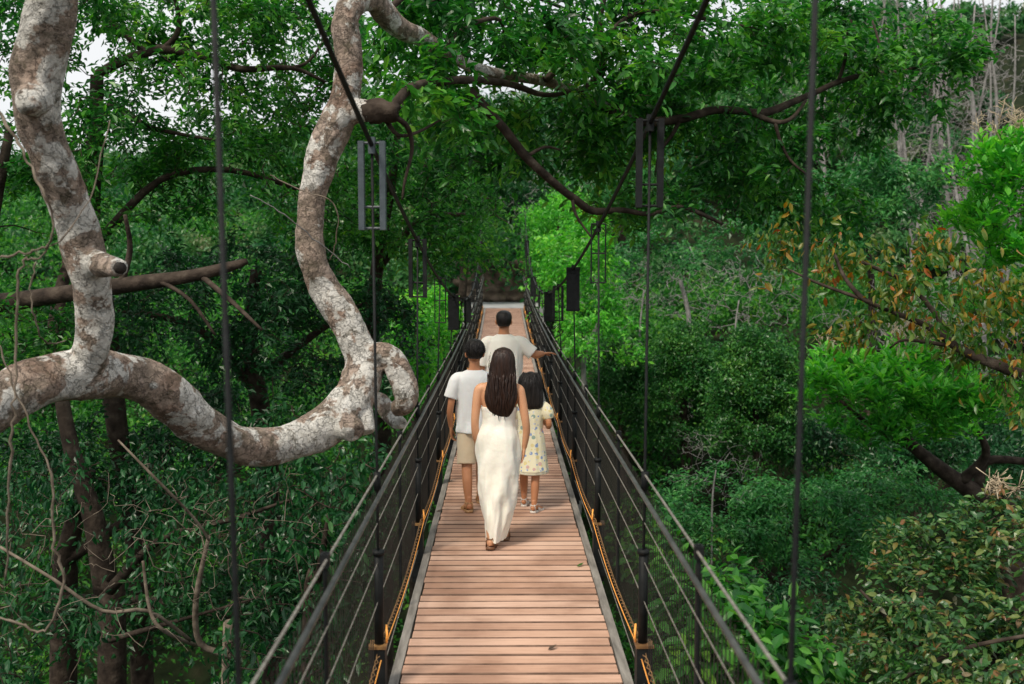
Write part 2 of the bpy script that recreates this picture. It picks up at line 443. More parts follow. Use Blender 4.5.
def sprays(rng, tips, dirs, m, Ls, leaf, style='spray'):
    """leaf bases, directions, normals and lengths for every twig end"""
    n = len(tips)
    t = (np.arange(m) + .5) / m
    dirs = norm(dirs)
    up = np.array([0, 0, 1.0])
    side = norm(np.cross(dirs, up) + rng.normal(0, .15, (n, 3)))
    if style == 'spray':
        curve = t[None, :, None]
        Pb = tips[:, None, :] + dirs[:, None, :] * ((curve - .5) * Ls) + np.array([0, 0, -1.0]) * (curve ** 2) * Ls * .25
        sg = np.where(np.arange(m) % 2 == 0, 1, -1)[None, :, None]
        D = dirs[:, None, :] * .55 + side[:, None, :] * sg * .9 + rng.normal(0, .35, (n, m, 3)) + np.array([0, 0, -.25])
        Pb = Pb + rng.normal(0, Ls * .09, (n, m, 3))
        Nn = up + rng.normal(0, .45, (n, m, 3))
    elif style == 'whorl':
        a = rng.uniform(0, 2 * math.pi, (n, m)) ; e = rng.uniform(.05, 1.2, (n, m))
        D = np.stack([np.cos(a) * np.cos(e), np.sin(a) * np.cos(e), np.sin(e)], -1)
        Pb = tips[:, None, :] + D * Ls * .12 + rng.normal(0, Ls * .12, (n, m, 3))
        Nn = up - D * .8 + rng.normal(0, .2, (n, m, 3))
    elif style == 'droop':
        Pb = tips[:, None, :] + dirs[:, None, :] * ((t[None, :, None] - .4) * Ls) + rng.normal(0, Ls * .12, (n, m, 3))
        D = rng.normal(0, .55, (n, m, 3)) + np.array([0, 0, -.9]) + dirs[:, None, :] * .3
        Nn = rng.normal(0, 1, (n, m, 3)) + up * .4
    else:
        Pb = tips[:, None, :] + rng.normal(0, Ls * .38, (n, m, 3)) * np.array([1, 1, .6])
        D = rng.normal(0, 1, (n, m, 3)) + np.array([0, 0, -.1])
        Nn = up + rng.normal(0, .5, (n, m, 3))
    L = leaf * rng.uniform(.6, 1.25, (n, m))
    return Pb.reshape(-1, 3), D.reshape(-1, 3), Nn.reshape(-1, 3), L.reshape(-1)


def ell_pts(rng, c, r, n, shell=.55, low=-.6):
    """points in the outer part of an ellipsoid, few underneath"""
    out = []
    while len(out) < n:
        v = rng.normal(0, 1, (n * 2, 3)); v = norm(v)
        v = v[v[:, 2] > low]
        k = (shell + (1 - shell) * rng.uniform(0, 1, (len(v), 1)) ** .6)
        out.extend(list(np.array(c) + v * k * np.array(r)))
    return np.array(out[:n])


def clumpy(rng, c, r, clumps, per, cr=.28, low=-.6, shell=.6):
    cc = ell_pts(rng, c, r, clumps, shell, low)
    rm = float(np.mean(r)) * cr * .8
    pts = np.repeat(cc, per, 0) + rng.normal(0, rm * .62, (clumps * per, 3)) * np.array([1, 1, .6])
    return pts


def connect(mb, rng, nodes, tips, r0=.012, wig=.08, k=4, seg=4, sag=.0, maxlen=None, grow=True):
    """join every tip to the nearest wood already there with a bent branch; returns end directions"""
    nodes = [np.array(tuple(p), float) for p in nodes]
    NA = np.array(nodes)
    root = NA[0]
    order = np.argsort([np.min(np.sum((NA - t) ** 2, 1)) for t in tips])
    dirs = np.zeros_like(tips)
    for i in order:
        t = tips[i]
        d2 = np.sum((NA - t) ** 2, 1)
        j = int(np.argmin(d2)); a = NA[j]; L = math.sqrt(d2[j]) + 1e-6
        n1 = rng.normal(0, wig * L, 3); n2 = rng.normal(0, wig * L, 3)
        pts = [a, a + (t - a) * .33 + n1 + np.array([0, 0, -sag * L]), a + (t - a) * .68 + n2 + np.array([0, 0, -sag * L * .5]), t]
        C = cr_np(np.array(pts), max(1, seg // 3 + 1))
        ra = r0 * min(1.6, .45 + L * .5)
        if mb is not None:
            mb.tube(C, np.linspace(ra, ra * .35, len(C)), k=k, cap=False)
        dirs[i] = C[-1] - C[-2]
        if grow: NA = np.vstack([NA, C[1:]])
    return dirs


def path3(L, sub=4):
    """[(px,py,Y,w_px)] -> points and radii (half width in metres)"""
    A = np.array([(*P(a, b, y), w * .5 * y / F_PX) for a, b, y, w in L])
    A = cr_np(A, sub)
    return A[:, :3], np.maximum(A[:, 3], .002)


def crown_obj(rng, parent, tips, dirs, m, Ls, leaf, mat, style='spray', asp=.42, detail=False, name='crown', off=None, droop=.18):
    a = sprays(rng, tips, dirs, m, Ls, leaf, style)
    V, F = leaf_arrays(*a, asp=asp, detail=detail, droop=droop)
    return mesh_np(name, V, F, mat, parent, False, off)


def tree(name, label, cat, group, trunk, tips, m, Ls, leaf, mat, seed, style='spray', bark='bark', limbs=(), r0=.012,
         asp=.42, detail=False, k=4, sub=4, extra=None, wig=.09, droop=.18, trunk_nodes_from=.35):
    """trunk: [(px,py,Y,w)] ; limbs the same; tips (n,3)"""
    rng = np.random.RandomState(seed)
    C, Rr = path3(trunk, sub)
    base = Vector(C[0])
    root = empty(name, base, label, cat, group)
    off = tuple(base)
    mb = MB(); mb.tube(C, Rr, k=10)
    nodes = list(C[int(len(C) * trunk_nodes_from):])
    for Lm in limbs:
        c2, r2 = path3(Lm, sub); mb.tube(c2, r2, k=8); nodes += list(c2)
    dirs = connect(mb, rng, nodes, tips, r0=r0, k=k, wig=wig)
    mb.build('trunk', M[bark], root, True, off)
    if m:
        crown_obj(rng, root, tips, dirs, m, Ls, leaf, M[mat], style, asp, detail, 'crown', off, droop)
    if extra: extra(rng, root, tips, off)
    return root


def px_tips(rng, regs):
    """regs: [(px,py,Y,rx_px,ry_px,rY,clumps,per,cr)] -> points"""
    out = []
    for (a, b, y, rx, ry, rY, c, per, cr) in regs:
        p = P(a, b, y)
        out.append(clumpy(rng, p, (rx * y / F_PX, rY, ry * y / F_PX), c, per, cr))
    return np.vstack(out)


# ------------------------------------------------------------------ terrain
def smooth(a, b, x):
    t = np.clip((x - a) / (b - a), 0, 1); return t * t * (3 - 2 * t)


def terr(x, y):
    x = np.asarray(x, float); y = np.asarray(y, float)
    near = -7.5 * smooth(-2.0, 9, y)
    far = 8.0 * smooth(17, 33, y)
    h = -.9 + near + far
    hill = (6.5 + 4.5 * smooth(-26, 0, x) + 8.0 * smooth(4, 34, x)) * smooth(36, 74, y)
    h = h + hill + .03 * np.maximum(y - 74, 0)
    h = h + (.45 * np.sin(x * .31 + 1.3) * np.cos(y * .27) + .25 * np.sin(x * .83 + y * .6)) * smooth(2, 8, np.abs(x))
    return h


def build_ground():
    xs = np.concatenate([np.linspace(-400, -60, 14)[:-1], np.linspace(-60, 60, 121), np.linspace(60, 400, 14)[1:]])
    ys = np.concatenate([np.linspace(-300, -20, 10)[:-1], np.linspace(-20, 100, 121), np.linspace(100, 500, 14)[1:]])
    X, Y = np.meshgrid(xs, ys)
    Z = terr(X, Y)
    V = np.stack([X, Y, Z], -1).reshape(-1, 3)
    nx = len(xs); i, j = np.meshgrid(np.arange(len(ys) - 1), np.arange(nx - 1), indexing='ij')
    a = (i * nx + j).ravel()
    Q = np.stack([a, a + 1, a + nx + 1, a + nx], 1)
    o = mesh_np('terrain', V, Q, M['ground'], None, True)
    tag(o, 'dark forest floor falling into the ravine under the bridge', None, None, 'structure')


build_ground()

# ------------------------------------------------------------------ bridge
BX = .045
Y0, Y1 = -2.25, 33.15
def dz(y):
    return .72 * max(0.0, (y - 9) / 24.0) ** 2
def cz(y):
    return 1.70 + .0079 * (y - 17) ** 2
def rp(side, x, y, z): return (BX + side * x, y, dz(y) + z)

bridge = empty('suspension_bridge', (BX, 0, 0), 'narrow suspension footbridge with reddish plank deck and black netted rails', 'bridge')
OFF = (BX, 0, 0)
ysteps = list(np.arange(Y0, Y1 + .01, .6))
hang_y = [-.2, 2.32] + [4.95 + 2.4 * i for i in range(12)]

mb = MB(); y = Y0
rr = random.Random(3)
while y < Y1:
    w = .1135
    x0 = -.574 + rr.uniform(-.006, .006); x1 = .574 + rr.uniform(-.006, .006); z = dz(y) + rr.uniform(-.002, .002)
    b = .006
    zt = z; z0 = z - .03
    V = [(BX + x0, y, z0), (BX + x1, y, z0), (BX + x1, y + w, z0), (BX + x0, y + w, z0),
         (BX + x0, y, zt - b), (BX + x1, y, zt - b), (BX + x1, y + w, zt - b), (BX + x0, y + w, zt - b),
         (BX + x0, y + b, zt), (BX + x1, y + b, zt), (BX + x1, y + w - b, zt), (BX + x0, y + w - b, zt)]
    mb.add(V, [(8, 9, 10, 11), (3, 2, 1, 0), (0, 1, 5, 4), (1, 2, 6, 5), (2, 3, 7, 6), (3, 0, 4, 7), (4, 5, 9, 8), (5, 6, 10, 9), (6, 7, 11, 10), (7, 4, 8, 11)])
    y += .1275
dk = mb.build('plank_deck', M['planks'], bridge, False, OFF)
dk.data.materials.append(noise_mat('plank_edge_shade', [(.3, (.09, .055, .038)), (.7, (.20, .125, .088))], scale=9, rough=.9, bump=0))  # gap shade painted on: plank sides and bevels coloured darker than the tops
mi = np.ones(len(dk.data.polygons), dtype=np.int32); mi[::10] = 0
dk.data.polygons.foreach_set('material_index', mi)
for s in (-1, 1):
    mb = MB()
    for a, b in zip(ysteps[:-1], ysteps[1:]):
        V = []
        for (yy) in (a, b):
            for x in (.582, .632):
                for z in (-.05, .006): V.append(rp(s, x, yy + (0.0), z))
        mb.add(V, [(0, 1, 3, 2), (4, 6, 7, 5), (0, 4, 5, 1), (2, 3, 7, 6), (1, 5, 7, 3), (0, 2, 6, 4)])
    mb.build('edge_board', M['edge'], bridge, False, OFF)
    mb = MB(); mb.tube([rp(s, .50, yy, -.11) for yy in ysteps], .035, k=6); mb.build('deck_cable', M['steel'], bridge, True, OFF)
for yy in hang_y:
    mb = MB(); mb.box(BX - .78, BX + .78, yy - .05, yy + .05, dz(yy) - .16, dz(yy) - .055)
    mb.build('cross_beam', M['steel'], bridge, False, OFF)


def frame_mb(s, y, kind):
    """the tall bracket at the head of each hanger"""
    top = cz(y) - (.11 if s < 0 else 0) + .02; h = .43
    cx = BX + s * (.66 + .045 * (cz(y) - 2.4))
    mb = MB()
    w, t = .052, .028
    if kind == 0:
        for q in (-1, 1): mb.box(cx + q * w - t / 2, cx + q * w + t / 2, y - .025, y + .025, top - h, top)
        for zz in (top - .008, top - h * .74, top - h + .008): mb.tube([(cx - w, y, zz), (cx + w, y, zz)], .007, k=6)
    elif kind == 1:
        for q in (-1, 1): mb.tube([(cx + q * w, y, top - h), (cx + q * w, y, top)], .006, k=6)
        for zz in (top, top - h * .5, top - h): mb.tube([(cx - w, y, zz), (cx + w, y, zz)], .006, k=6)
    else:
        mb.box(cx - w - .012, cx + w + .012, y - .012, y + .012, top - h, top)
        mb.box(cx - w - .016, cx + w + .016, y - .02, y - .013, top - .03, top - .005)
        mb.box(cx - w - .016, cx + w + .016, y - .02, y - .013, top - h + .005, top - h + .03)
    mb.box(cx - .016, cx + .016, y - .02, y + .02, top - .06, top + .02)     # cable clamp
    return mb


for s in (-1, 1):
    cab = [(BX + s * (.66 + .045 * (cz(yy) - 2.4)), yy, cz(yy) - (.11 if s < 0 else 0)) for yy in np.linspace(-3, 34, 60)]
    mb = MB(); mb.tube(cab, .0125, k=8); mb.build('main_cable', M['steel'], bridge, True, OFF)
    for i, yy in enumerate(hang_y):
        if i == 1 and s > 0: yy += .09
        xt = .66 + .045 * (cz(yy) - 2.4)
        mb = MB(); mb.tube([(BX + s * xt, yy, cz(yy) - (.11 if s < 0 else 0)), rp(s, .672, yy, 1.12), rp(s, .668, yy, .25)], .0076, k=6)
        hg = mb.build('hanger', M['steel'], bridge, True, OFF)
        kind = {(-1, 3): 0, (1, 3): 1, (1, 4): 2, (-1, 4): 1, (-1, 5): 2}.get((s, i), 0 if i < 3 else (0, 2, 1)[(i + (s > 0)) % 3])
        frame_mb(s, yy, kind).build('hanger_bracket', M['grey_steel'] if (kind == 0 and i < 3 and s < 0) else M['steel'], bridge, False, OFF)
        mb = MB()                                                               # sleeve round the hanger foot
        mb.tube([rp(s, .668, yy, .24), rp(s, .668, yy, .72)], .023, k=10)
        mb.tube([rp(s, .668, yy, .70), rp(s, .668, yy, .722)], .031, k=10)
        mb.build('post', M['steel'], bridge, True, OFF)
        mb = MB(); mb.tube([rp(s, .670, yy, 1.03), rp(s, .672, yy, 1.12)], .018, k=10)
        mb.build('rail_clamp', M['steel'], bridge, True, OFF)
        mb = MB(); mb.box(BX + s * .675 - .04, BX + s * .675 + .04, yy - .045, yy + .045, dz(yy) - .20, dz(yy) + .225)
        mb.build('foot_post', M['steel'], bridge, False, OFF)
        mb = MB(); mb.box(BX + s * .675 - .045, BX + s * .675 + .045, yy - .05, yy + .05, dz(yy) + .226, dz(yy) + .24)
        mb.build('foot_post_cap', M['brass'], bridge, False, OFF)
        ym = yy + 1.2
        if ym < Y1:
            mb = MB(); mb.tube([rp(s, .680, ym, -.02), rp(s, .680, ym, 1.13)], .0095, k=6); mb.box(BX + s * .680 - .016, BX + s * .680 + .016, ym - .018, ym + .018, dz(ym) + 1.075, dz(ym) + 1.125)
            mb.build('rail_post', M['steel'], bridge, False, OFF)
    mb = MB(); mb.tube([rp(s, .672, yy, 1.105) for yy in ysteps], .0055, k=8); mb.build('top_cable', M['galv'], bridge, True, OFF)
    mb = MB(); mb.tube([rp(s, .645, yy, 1.03) for yy in ysteps], .0115, k=10); mb.build('handrail', M['tube'], bridge, True, OFF)
    for zz in (.86, .66, .46, .04):
        mb = MB(); mb.tube([rp(s, .672, yy, zz) for yy in ysteps], .003, k=5); mb.build('rail_wire', M['galv'], bridge, True, OFF)
    # net: upright strands and a few cross strands
    mb = MB(); ys = np.arange(Y0, Y1, .058)
    h0, h1 = -.04, 1.02; r = .0030
    d = np.array([dz(v) for v in ys]); n = len(ys)
    jit = rs.normal(0, .003, n)
    V = []
    for (dx, dy) in ((r, 0), (-r * .5, r * .87), (-r * .5, -r * .87)):
        for hh in (h0, h1):
            V.append(np.stack([np.full(n, BX + s * .692) + dx, ys + dy + jit * (hh > .5), d + hh], 1))
    V = np.stack(V, 1).reshape(-1, 3); b = (np.arange(n) * 6)[:, None]
    Q = np.concatenate([b + np.array([[0, 2, 3, 1]]), b + np.array([[2, 4, 5, 3]]), b + np.array([[4, 0, 1, 5]])])
    mb.add(V, Q)
    for zz in np.arange(.0, 1.02, .17):
        mb.tube([rp(s, .6955, yy, zz) for yy in ysteps], .0014, k=3, cap=False)
    mb.build('safety_net', M['net'], bridge, False, OFF)
    # rope light looped from foot post to foot post
    for yy in hang_y[:-1]:
        t = np.linspace(0, 1, 40)
        mb = MB()
        for ph in (0, math.pi):
            q = [(BX + s * (.645 + .008 * math.cos(a * 120 + ph)), yy + 2.4 * a, dz(yy + 2.4 * a) + .27 - .10 * math.sin(math.pi * a) * .6 + .008 * math.sin(a * 120 + ph)) for a in np.linspace(0, 1, 140)]
            mb.tube(q, .0026, k=4)
        mb.build('twisted_cord', M['brass'], bridge, True, OFF)
        mb = MB()
        q = [(BX + s * (.632), yy + 2.4 * a, dz(yy + 2.4 * a) + .245 - .05 * math.sin(math.pi * a)) for a in t]
        mb.tube(q, .0028, k=5)
        mb.tube([(BX + s * .632, yy, dz(yy) + .245), (BX + s * .628, yy - .01, dz(yy) + .29), (BX + s * .636, yy + .02, dz(yy) + .33)], .006, k=6)
        mb.build('rope_light', M['glow'], bridge, True, OFF)

# landing at the far end, steps and retaining wall of brown stone
mb = MB(); mb.box(-1.3, 1.4, Y1 + .02, 38.3, .2, .74)
tag(mb.build('path', M['concrete'], None, False), 'grey concrete landing at the far end of the bridge', None, None, 'structure')
mb = MB()
for r_ in range(5):
    x = -1.9 + (r_ % 2) * .3
    while x < 2.2:
        w = rr.uniform(.5, .95); h = rr.uniform(.28, .4)
        mb.ellipsoid((x + w / 2, 38.8 + r_ * .12 + rr.uniform(-.08, .08), .85 + r_ * .33), (w * .56, .42, h * .62), k=10, m=8)
        x += w
o = remesh(mb.build('stone_wall', M['rock'], None, True), .06, 2)
tag(o, 'rough brown stone bank behind the landing at the end of the bridge', 'stone wall')

# ------------------------------------------------------------------ the twisted pale tree
def twisted():
    rng = np.random.RandomState(21)
    base = Vector((-6.2, 4.6, float(terr(-6.2, 4.6))))
    root = empty('twisted_tree', base, 'old twisted tree with blotchy white and brown bark looping beside the bridge', 'tree')
    mb = MB()
    def tb(L, sub=6, k=28):
        A, r = path3(L, sub)
        a = np.arange(k) * 2 * math.pi / k
        mod = np.ones((len(A), k))
        for i in range(len(A)):
            for j in range(k):
                q = Vector(A[i]) * 5.5 + Vector((math.cos(a[j]), math.sin(a[j]), 0)) * 1.1
                mod[i, j] = .87 + .13 * mnoise.noise(q) + .07 * mnoise.noise(q * 2.3) + .035 * mnoise.noise(q * 5.1)
        mb.tube(A, r, k=k, mod=mod)
        return A
    # buttress down to the ground
    A0 = P(-70, 442, 5.0)
    bp = np.array([(base.x, base.y, base.z - .4, .42), (-5.6, 4.7, -4.6, .34), (-4.7, 4.85, -2.0, .29), (-3.9, 4.95, .2, .24), (A0.x, A0.y, A0.z, .175)])
    C = cr_np(bp, 5); mb.tube(C[:, :3], C[:, 3], k=20)
    n1 = tb([(-70, 442, 5.0, 66), (-20, 412, 5.1, 62), (0, 401, 5.2, 60), (44, 381, 5.4, 60), (88, 374, 5.6, 58), (131, 378, 5.85, 50), (161, 389, 6.0, 52), (192, 417, 6.2, 50),
             (224, 438, 6.4, 44), (255, 446, 6.6, 44), (286, 444, 6.8, 43), (317, 431, 7.0, 46), (340, 414, 7.1, 50), (358, 390, 7.25, 46), (363, 362, 7.35, 44), (353, 336, 7.35, 38),
             (340, 311, 7.35, 38), (325, 289, 7.35, 36), (314, 264, 7.3, 34), (309, 235, 7.3, 32), (311, 205, 7.3, 31), (316, 180, 7.3, 33), (325, 150, 7.3, 38), (338, 120, 7.3, 38),
             (346, 95, 7.3, 33), (349, 70, 7.3, 31), (348, 45, 7.3, 31), (345, 24, 7.3, 31), (353, 4, 7.35, 30), (370, -2, 7.5, 29), (384, 12, 7.7, 27), (400, 28, 7.9, 25), (420, 37, 8.1, 20),
             (443, 50, 8.3, 16), (470, 66, 8.6, 13), (505, 75, 9.0, 12), (540, 80, 9.4, 12), (565, 87, 9.7, 11), (590, 98, 10, 9), (620, 112, 10.3, 8)])
    n2 = tb([(80, 385, 5.6, 44), (90, 352, 5.5, 40), (95, 322, 5.45, 40), (92, 292, 5.4, 42), (86, 262, 5.35, 47), (78, 228, 5.3, 48), (66, 195, 5.2, 46), (52, 160, 5.1, 46), (38, 120, 5.0, 48),
             (36, 90, 4.95, 52), (42, 50, 4.9, 56), (52, 10, 4.85, 52), (66, -40, 4.8, 48), (80, -110, 4.8, 42), (60, -190, 4.8, 32), (90, -260, 4.9, 20)])
    # cut branch collar with a hollow, stubs and the clenched knuckle
    tb([(92, 262, 5.3, 34), (104, 266, 5.2, 28), (113, 267, 5.12, 24), (119, 268, 5.06, 22)], 5, 20)
    tb([(350, 112, 7.3, 28), (362, 111, 7.27, 26), (374, 111, 7.25, 22)], 5, 18)
    tb([(358, 378, 7.3, 34), (366, 360, 7.3, 28), (380, 353, 7.3, 26), (393, 360, 7.3, 28), (401, 376, 7.3, 30), (406, 392, 7.3, 30), (404, 404, 7.3, 25), (396, 408, 7.4, 18)], 5, 22)
    tb([(372, 398, 7.8, 14), (381, 401, 7.75, 18), (388, 412, 7.7, 20), (396, 421, 7.6, 18), (403, 424, 7.5, 12)], 5, 18)
    tb([(357, 398, 7.25, 34), (363, 418, 7.15, 26), (367, 433, 7.1, 20)], 5, 18)
    tb([(330, 420, 7.05, 30), (350, 428, 6.95, 30), (356, 434, 6.9, 22)], 5, 18)
    tb([(35, 100, 4.85, 40), (30, 104, 4.76, 30), (32, 112, 4.74, 20)], 5, 18)
    o = mb.build('trunk', M['patchy'], root, True, tuple(base))
    remesh(o, .014, 1)
    kn = MB(); c = P(120, 268, 5.045)
    d = (c - P(104, 266, 5.2)).normalized()
    for rr_, q in ((.040, 0), (.030, .006)): pass
    kn.tube([c + d * -.01, c + d * .012], .030, k=16)
    kn.build('knot_hollow', noise_mat('rotten_heartwood', [(.3, (.006, .004, .003)), (.7, (.02, .014, .01))], scale=20), root, True, tuple(base))
    sb = MB(); A, r_ = path3([(368, 112, 7.26, 23), (380, 110, 7.22, 22), (390, 112, 7.2, 19), (397, 111, 7.2, 17), (398, 111, 7.2, 9)], 4)
    md_ = 1 + .16 * np.sin(np.arange(18) * 2.7)[None, :] * np.ones((len(A), 1)) + rng.normal(0, .04, (len(A), 18)); sb.tube(A, r_, k=18, mod=md_)
    sb.build('broken_stub', M['bark'], root, True, tuple(base))
    # thinner brown limbs
    mb = MB(); nodes = []
    for L in ([(393, 108, 7.25, 9), (400, 98, 7.3, 10), (411, 88, 7.5, 10), (435, 82, 7.9, 9), (470, 80, 8.4, 8), (510, 84, 8.9, 7), (545, 95, 9.3, 5), (580, 90, 9.6, 4)],
              [(470, 90, 8.8, 8), (481, 103, 8.8, 9), (505, 130, 8.9, 9), (527, 158, 9.0, 9), (560, 188, 9.2, 8), (575, 199, 9.3, 8), (593, 211, 9.4, 8), (621, 210, 9.5, 6), (650, 214, 9.6, 5), (680, 207, 9.7, 5), (708, 217, 9.9, 4), (722, 224, 10, 3)],
              [(600, 104, 10.2, 8), (635, 121, 10, 9), (680, 119, 10, 9), (715, 110, 10.1, 8), (750, 112, 10.2, 7), (768, 112, 10.3, 8), (793, 102, 10.5, 7), (814, 93, 10.7, 6), (838, 82, 10.9, 5.5), (868, 74, 11.1, 5), (900, 72, 11.4, 4), (925, 64, 11.6, 3)],
              [(750, 112, 10.2, 6), (775, 122, 10.1, 5), (792, 118, 10.1, 4), (806, 100, 10.2, 3)],
              [(775, 122, 10.1, 4), (780, 140, 10.1, 3.5), (790, 160, 10.1, 3), (806, 174, 10.1, 2.5)],
              [(838, 82, 10.9, 4), (845, 60, 10.9, 3.5), (846, 40, 11, 3), (852, 15, 11, 3), (845, -10, 11, 2)],
              [(680, 119, 10, 5), (672, 135, 10, 4), (660, 152, 10, 3), (655, 175, 10, 2)],
              [(870, 74, 11.1, 4), (880, 50, 11.3, 3), (872, 20, 11.5, 2)],
              [(572, 196, 9.3, 4), (576, 215, 9.2, 3), (592, 238, 9.2, 2)],
              [(527, 156, 9, 4), (545, 147, 9.1, 3), (560, 150, 9.2, 2)],
              [(582, 92, 9.8, 9), (600, 75, 9.8, 9), (603, 50, 9.8, 7), (600, 20, 9.8, 6), (612, -20, 9.8, 5), (650, -70, 10, 4)],
              [(545, 80, 9.3, 7), (570, 60, 9.4, 6), (600, 40, 9.6, 5), (640, 12, 9.8, 4), (700, 18, 10, 4), (760, 30, 10.4, 3)],
              [(397, 118, 7.2, 6), (408, 128, 7.3, 5), (412, 150, 7.4, 4), (405, 180, 7.4, 3), (402, 200, 7.4, 2)],
              [(385, 118, 7.3, 6), (398, 135, 7.3, 4), (418, 132, 7.5, 3), (440, 120, 7.7, 2)],
              [(378, 20, 7.7, 8), (415, -10, 8, 6), (470, -20, 8.6, 5), (530, -5, 9.2, 4), (590, 20, 9.8, 3)],
              [(440, 50, 8.3, 6), (470, 25, 8.8, 5), (500, 20, 9.2, 4), (505, 50, 9.4, 2)]):
        c, r = path3(L, 4); mb.tube(c, r, k=8); nodes += list(c)
    rng2 = np.random.RandomState(5)
    tips = px_tips(rng2, [
        (500, 15, 9.6, 85, 40, 1.4, 16, 7, .30), (600, 25, 10.2, 95, 48, 1.5, 20, 7, .30), (700, 30, 10.6, 90, 55, 1.5, 20, 7, .3),
        (570, 110, 9.8, 70, 35, .9, 9, 7, .35), (650, 150, 10.6, 70, 40, 1.0, 12, 7, .35), (560, 155, 10.2, 45, 30, .8, 6, 7, .4), (730, 160, 10.8, 60, 55, 1.0, 14, 7, .3), (700, 85, 10.5, 80, 30, 1.0, 12, 7, .3),
        (790, 50, 11.0, 80, 55, 1.3, 20, 7, .28), (870, 55, 11.6, 70, 50, 1.2, 16, 7, .3), (920, 60, 12, 45, 38, 1, 9, 7, .35), (800, 130, 11.0, 75, 38, 1.0, 13, 7, .3), (880, 110, 11.6, 55, 24, .9, 8, 7, .35),
        (800, 185, 11.3, 55, 30, .9, 8, 7, .35), (820, 215, 11.5, 35, 28, .7, 5, 7, .4),
        (620, 60, 9.2, 60, 25, .8, 7, 7, .4), (540, 40, 8.9, 40, 22, .6, 5, 7, .4),
        (445, 100, 8.4, 45, 45, .9, 11, 6, .35), (430, 30, 8.9, 40, 30, .9, 9, 6, .4), (405, 65, 9.5, 40, 35, .9, 9, 6, .4), (620, 120, 10.5, 60, 30, 1, 10, 7, .35), (480, 150, 10, 40, 35, .9, 6, 6, .35),
        (650, 205, 9.9, 60, 25, .7, 7, 6, .4)])
    dirs = connect(mb, rng, nodes, tips, r0=.008, k=4, wig=.1)
    mb.build('limb', M['bark'], root, True, tuple(base))
    crown_obj(rng, root, tips, dirs, 19, .42, .112, M['leaf_mid'], 'spray', .42, True, 'crown', tuple(base))
twisted()

# ------------------------------------------------------------------ trees and shrubs
def gz(px, Y): return float(terr(P(px, 300, Y).x, Y))
def groot(px, Y, z=None):
    """photo row where the ground stands at that spot"""
    x = P(px, 300, Y).x
    zz = (gz(px, Y) if z is None else z) - .2
    v = CM.transposed() @ (Vector((x, Y, zz)) - Vector((0, 0, CAM_Z)))
    return 342 - F_PX * v.y / -v.z

TG = 'trees on the left bank'
def rg(s): return np.random.RandomState(s)

# left bank: leafy tree with the forking dark limb under the sky
T = px_tips(rg(31), [(160, 25, 11, 110, 45, 1.6, 22, 7, .28), (270, 40, 12, 80, 50, 1.4, 18, 7, .28), (200, 110, 11.5, 120, 50, 1.5, 26, 7, .26), (240, 190, 12, 110, 50, 1.5, 26, 7, .26), (120, 160, 11, 80, 60, 1.4, 18, 7, .28), (10, 60, 11, 60, 70, 1.3, 15, 7, .3), (300, 30, 11.5, 50, 45, 1.2, 14, 7, .3), (150, 15, 11.3, 40, 25, 1, 8, 7, .3)])
tree('leafy_tree', 'leafy tree with a dark forking limb against the pale sky at top left', 'tree', TG,
     [(150, groot(150, 11.8), 11.8, 26), (140, 600, 11.8, 22), (120, 450, 11.7, 20), (105, 330, 11.5, 24), (90, 220, 11.3, 20), (95, 150, 11.2, 16), (97, 75, 11.1, 12)],
     T, 22, .42, .098, 'leaf_mid', 32, detail=False,
     limbs=([(97, 75, 11.1, 9), (120, 62, 11, 10), (146, 53, 11, 9), (164, 49, 11, 9), (205, 57, 11, 7), (241, 69, 11, 7), (292, 68, 11.2, 5), (325, 82, 11.4, 3)],
            [(164, 49, 11, 7), (176, 36, 11, 6), (179, 18, 11, 5), (172, -10, 11, 4)],
            [(146, 53, 11, 7), (120, 30, 11, 5), (100, 10, 11, 4), (85, -10, 11, 3)],
            [(90, 200, 11.3, 8), (106, 108, 11, 7), (146, 126, 11, 6), (175, 133, 11, 4), (215, 140, 11, 3)],
            [(292, 68, 11.2, 4), (310, 60, 11.3, 3), (330, 30, 11.4, 2)],
            [(100, 240, 11.3, 10), (160, 180, 11.4, 7), (230, 170, 11.6, 6), (300, 190, 12, 4)]))
# the fallen-looking brown limb behind the fork
T = px_tips(rg(41), [(240, 300, 12.5, 130, 60, 1.5, 34, 7, .25), (130, 330, 12, 110, 50, 1.5, 20, 7, .28), (330, 330, 13, 90, 60, 1.5, 26, 7, .25), (290, 395, 12.5, 110, 40, 1.5, 22, 7, .25)])
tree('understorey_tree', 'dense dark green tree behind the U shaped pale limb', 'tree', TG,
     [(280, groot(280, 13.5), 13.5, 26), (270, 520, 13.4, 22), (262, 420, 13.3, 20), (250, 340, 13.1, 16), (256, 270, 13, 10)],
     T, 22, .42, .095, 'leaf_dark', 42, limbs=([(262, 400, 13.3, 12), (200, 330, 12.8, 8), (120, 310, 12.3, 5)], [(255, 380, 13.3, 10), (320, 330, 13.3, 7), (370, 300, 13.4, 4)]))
T = px_tips(rg(43), [(400, 110, 13, 70, 70, 1.5, 24, 7, .25), (400, 210, 13.5, 80, 60, 1.5, 26, 7, .25), (460, 235, 14, 40, 50, 1.2, 14, 7, .3), (350, 250, 13.5, 60, 50, 1.4, 14, 7, .28), (455, 170, 14, 50, 40, 1.3, 12, 7, .3)])
